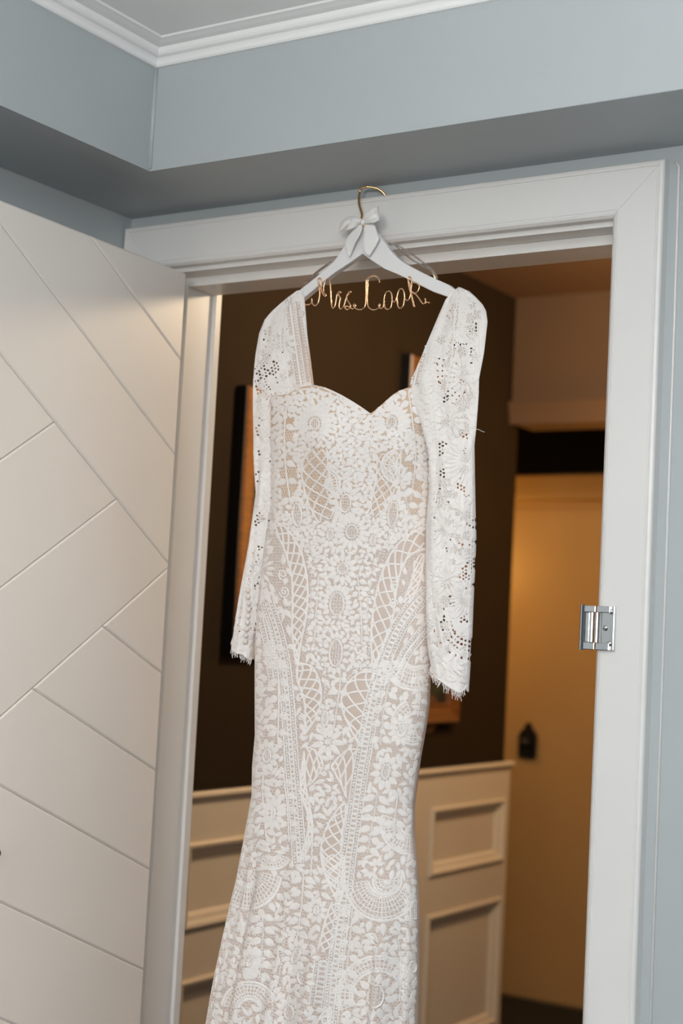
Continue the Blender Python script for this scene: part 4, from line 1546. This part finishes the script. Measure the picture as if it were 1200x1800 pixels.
# many small net windows between the sleeve's motifs
for sd, (xa, xb, ya, yb), n_ in (('left', (418, 540, 530, 1130), 110), ('right', (735, 838, 510, 1190), 190)):
    mw, mn = MB(), MB()
    for _ in range(n_):
        x, y, a, L_ = rng.uniform(xa, xb), rng.uniform(ya, yb), rng.uniform(0, 6.28), rng.uniform(9, 17)
        if sd == 'left' and x > 490 and y > 690: continue
        if MASK[int(y) - 3:int(y) + 4, int(x) - 3:int(x) + 4].mean() > 0.4: continue
        k_ = 7
        pl = []
        for i in range(k_ * 2):
            rr_ = L_ * (1.0 if i % 2 else 0.55) * (1 + 0.5 * math.cos(i * math.pi / k_))
            pl.append((x + rr_ * 0.75 * math.cos(a + i * math.pi / k_), y + rr_ * 0.75 * math.sin(a + i * math.pi / k_)))
        q = [lay(*p) for p in pl]
        hc = lay(x, y)
        if not hc or any(t is None or (t[0] - hc[0]).length > 0.03 for t in q): continue
        n = len(q)
        mw.add([t[0] + t[1] * 0.0003 for t in q] + [hc[0] + hc[1] * 0.0003], [(i, (i + 1) % n, n) for i in range(n)])
        c_, s_ = math.cos(a), math.sin(a)
        for j in range(-4, 5):
            for i in range(-4, 5):
                for (ex, ey) in ((0, 3.0), (2.6, -1.5), (-2.6, -1.5)):
                    u_, v_ = (i + 0.5 * (j % 2)) * 5.2, j * 4.5
                    p0 = (x + u_ * c_ - v_ * s_, y + u_ * s_ + v_ * c_)
                    p1 = (x + (u_ + ex) * c_ - (v_ + ey) * s_, y + (u_ + ex) * s_ + (v_ + ey) * c_)
                    if in_poly(np.array([[(p0[0] + p1[0]) / 2, (p0[1] + p1[1]) / 2]]), pl)[0]:
                        strand(mn, [p0, p1], 0.75, h=0.0006, base=0.0004, mk=False)
        clear_mask(pl)
    root = mw.build('net_windows', 'pale_net', sleeve_obj[sd], fixn=False)
    root['kind'] = 'stuff'
    mn.build('window_net', 'lace_thread', root, fixn=False)['kind'] = 'stuff'

# little raised leaves all over the sleeves
for sd, (xa, xb, ya, yb) in (('left', (415, 545, 520, 1140)), ('right', (730, 842, 500, 1200))):
    mb = MB()
    for it in range(1500):
        x, y = rng.uniform(xa, xb), rng.uniform(ya, yb)
        xi, yi = int(x), int(y)
        if MASK[yi - 6:yi + 6, xi - 6:xi + 6].mean() > 0.25: continue
        if np.min(np.hypot(HP[:, 0] - x, HP[:, 1] - y)) < 5: continue
        q = lay(x, y)
        if not q: continue
        if sd == 'left' and x > 500 and y > 690: continue
        a0 = rng.uniform(0, 6.28)
        for k in range(3):
            aa = a0 + k * 0.8
            lp = leaf_poly(x, y, aa, rng.uniform(11, 18), rng.uniform(5.5, 8), k=4, pw=0.8)
            c = np.mean(lp, 0)
            if np.min(np.hypot(HP[:, 0] - c[0], HP[:, 1] - c[1])) < 5.5 or MASK[int(c[1]), int(c[0])]: continue
            patch(mb, lp, h=0.0007, dome=0.0002)
    mb.build('sleeve_leaves', 'lace_white', sleeve_obj[sd], fixn=False)['kind'] = 'stuff'


# ---- hexagonal net ground over the lining (real threads)
mb = MB()


def net_point(s, z):
    cx, a, b = section(z)
    phi = math.pi / 2 - s / ((a + b) * 0.5)
    if phi < 0.03 or phi > math.pi - 0.03: return None
    p = body(phi, z)
    if z > neck_z(p.x) - 0.002: return None
    x, y = photo_px(p)
    if 0 < x < 899 and 0 < y < 1949 and NN[int(y), int(x)]: return None
    return p


NN = np.zeros((1950, 900), bool)
for lp in NONET:
    P = np.array(lp)
    gx, gy = np.meshgrid(np.arange(int(P[:, 0].min()), int(P[:, 0].max()) + 1), np.arange(int(P[:, 1].min()), int(P[:, 1].max()) + 1))
    k_ = in_poly(np.stack([gx.ravel(), gy.ravel()], 1), lp).reshape(gx.shape)
    NN[gy[k_], gx[k_]] = True


def photo_px(p):
    d = p - CAM
    z = d.dot(fw)
    return 600 + F * d.dot(rt) / z, 900 - F * d.dot(up) / z


CS = 0.0056           # net cell size
z0n, z1n = 0.70, 1.735
nr = int((z1n - z0n) / (CS * 0.866))
nodes = {}


def npnt(i, j, k):
    """honeycomb nodes: two per cell"""
    s = (i + 0.5 * (j % 2)) * CS
    z = z0n + j * CS * 0.866 + (CS * 0.29 if k else -CS * 0.29)
    key = (i, j, k)
    if key not in nodes: nodes[key] = net_point(s, z)
    return nodes[key]


hw = 0.00052
NI = int(0.30 / CS)
vsN, fsN = [], []


def thread(p, q):
    t = (q - p)
    v = (p - CAM).normalized()
    nrm = Vector((0.35, -0.93, 0.0))
    side = t.cross(nrm).normalized() * hw
    o = nrm * 0.0007
    n = len(vsN)
    vsN.extend([tuple(p + side + o * 0.4), tuple(p + o * 1.7), tuple(p - side + o * 0.4), tuple(q + side + o * 0.4), tuple(q + o * 1.7), tuple(q - side + o * 0.4)])
    fsN.extend([(n, n + 1, n + 4, n + 3), (n + 1, n + 2, n + 5, n + 4)])


for j in range(nr):
    for i in range(-NI, NI):
        a, b = npnt(i, j, 0), npnt(i, j, 1)
        if a and b: thread(a, b)
        # upper node joins the lower nodes of the row above
        o1, o2 = ((i, j + 1), (i - 1, j + 1)) if j % 2 == 0 else ((i, j + 1), (i + 1, j + 1))
        for (ii, jj) in (o1, o2):
            c = npnt(ii, jj, 0)
            if b and c and (b - c).length < 0.012: thread(b, c)
mb.add(vsN, fsN)
no = mb.build('lace_net', 'lace_thread', dress, fixn=False)
no['kind'] = 'stuff'

# ---- cuffs: eyelash fringe and covered buttons
for sd in ('left', 'right'):
    S = slv[sd]
    mb = MB()
    N = 46 if sd == 'left' else 60
    for k in range(N):
        u = -0.97 + 1.94 * k / (N - 1) + random.uniform(-0.01, 0.01)
        p = S['pt'](u, S['hemz'](u) + 0.001)
        L = random.uniform(0.006, 0.013) * (1.2 if k % 5 in (0, 1) else 0.8)
        bend = random.uniform(-0.004, 0.004)
        pts = [p, p + Vector((bend * 0.3 - 0.001, -0.0006, -L * 0.5)), p + Vector((bend - 0.001, -0.0003, -L))]
        mb.tube([Vector(q) for q in spline(pts, 3)], 0.00042, 4)
    mb.build('eyelash_fringe', 'lace_thread', sleeve_obj[sd], fixn=False)['kind'] = 'stuff'
    # rolled edge along the hem
    me_ = MB()
    me_.tube([S['pt'](u, S['hemz'](u)) + Vector((0, -0.0006, 0)) for u in np.linspace(-0.98, 0.98, 50)], 0.0010, 6)
    me_.build('cuff_edge', 'lace_thread', sleeve_obj[sd], smooth=True, fixn=False)
for k in range(9):
    t = k / 8
    x, y = 438.0 - 5.0 * t + 0.8 * math.sin(5 * t), 1038 + 90 * t
    q = lay(x, y)
    if q:
        MB().sphere(q[0] + q[1] * 0.0026, 0.0048, 12, 8, (1, 0.8, 1)).build('button', 'button_satin', sleeve_obj['left'], smooth=True)
# a stray thread at the right sleeve
q = lay(834, 756)
if q:
    p = q[0]
    MB().tube([Vector(a) for a in spline([p, p + Vector((0.006, -0.001, 0.001)), p + Vector((0.012, 0, -0.002)), p + Vector((0.017, 0, -0.0035))], 4)], 0.0003, 4).build('loose_thread', 'lace_thread', sleeve_obj['right'], fixn=False)
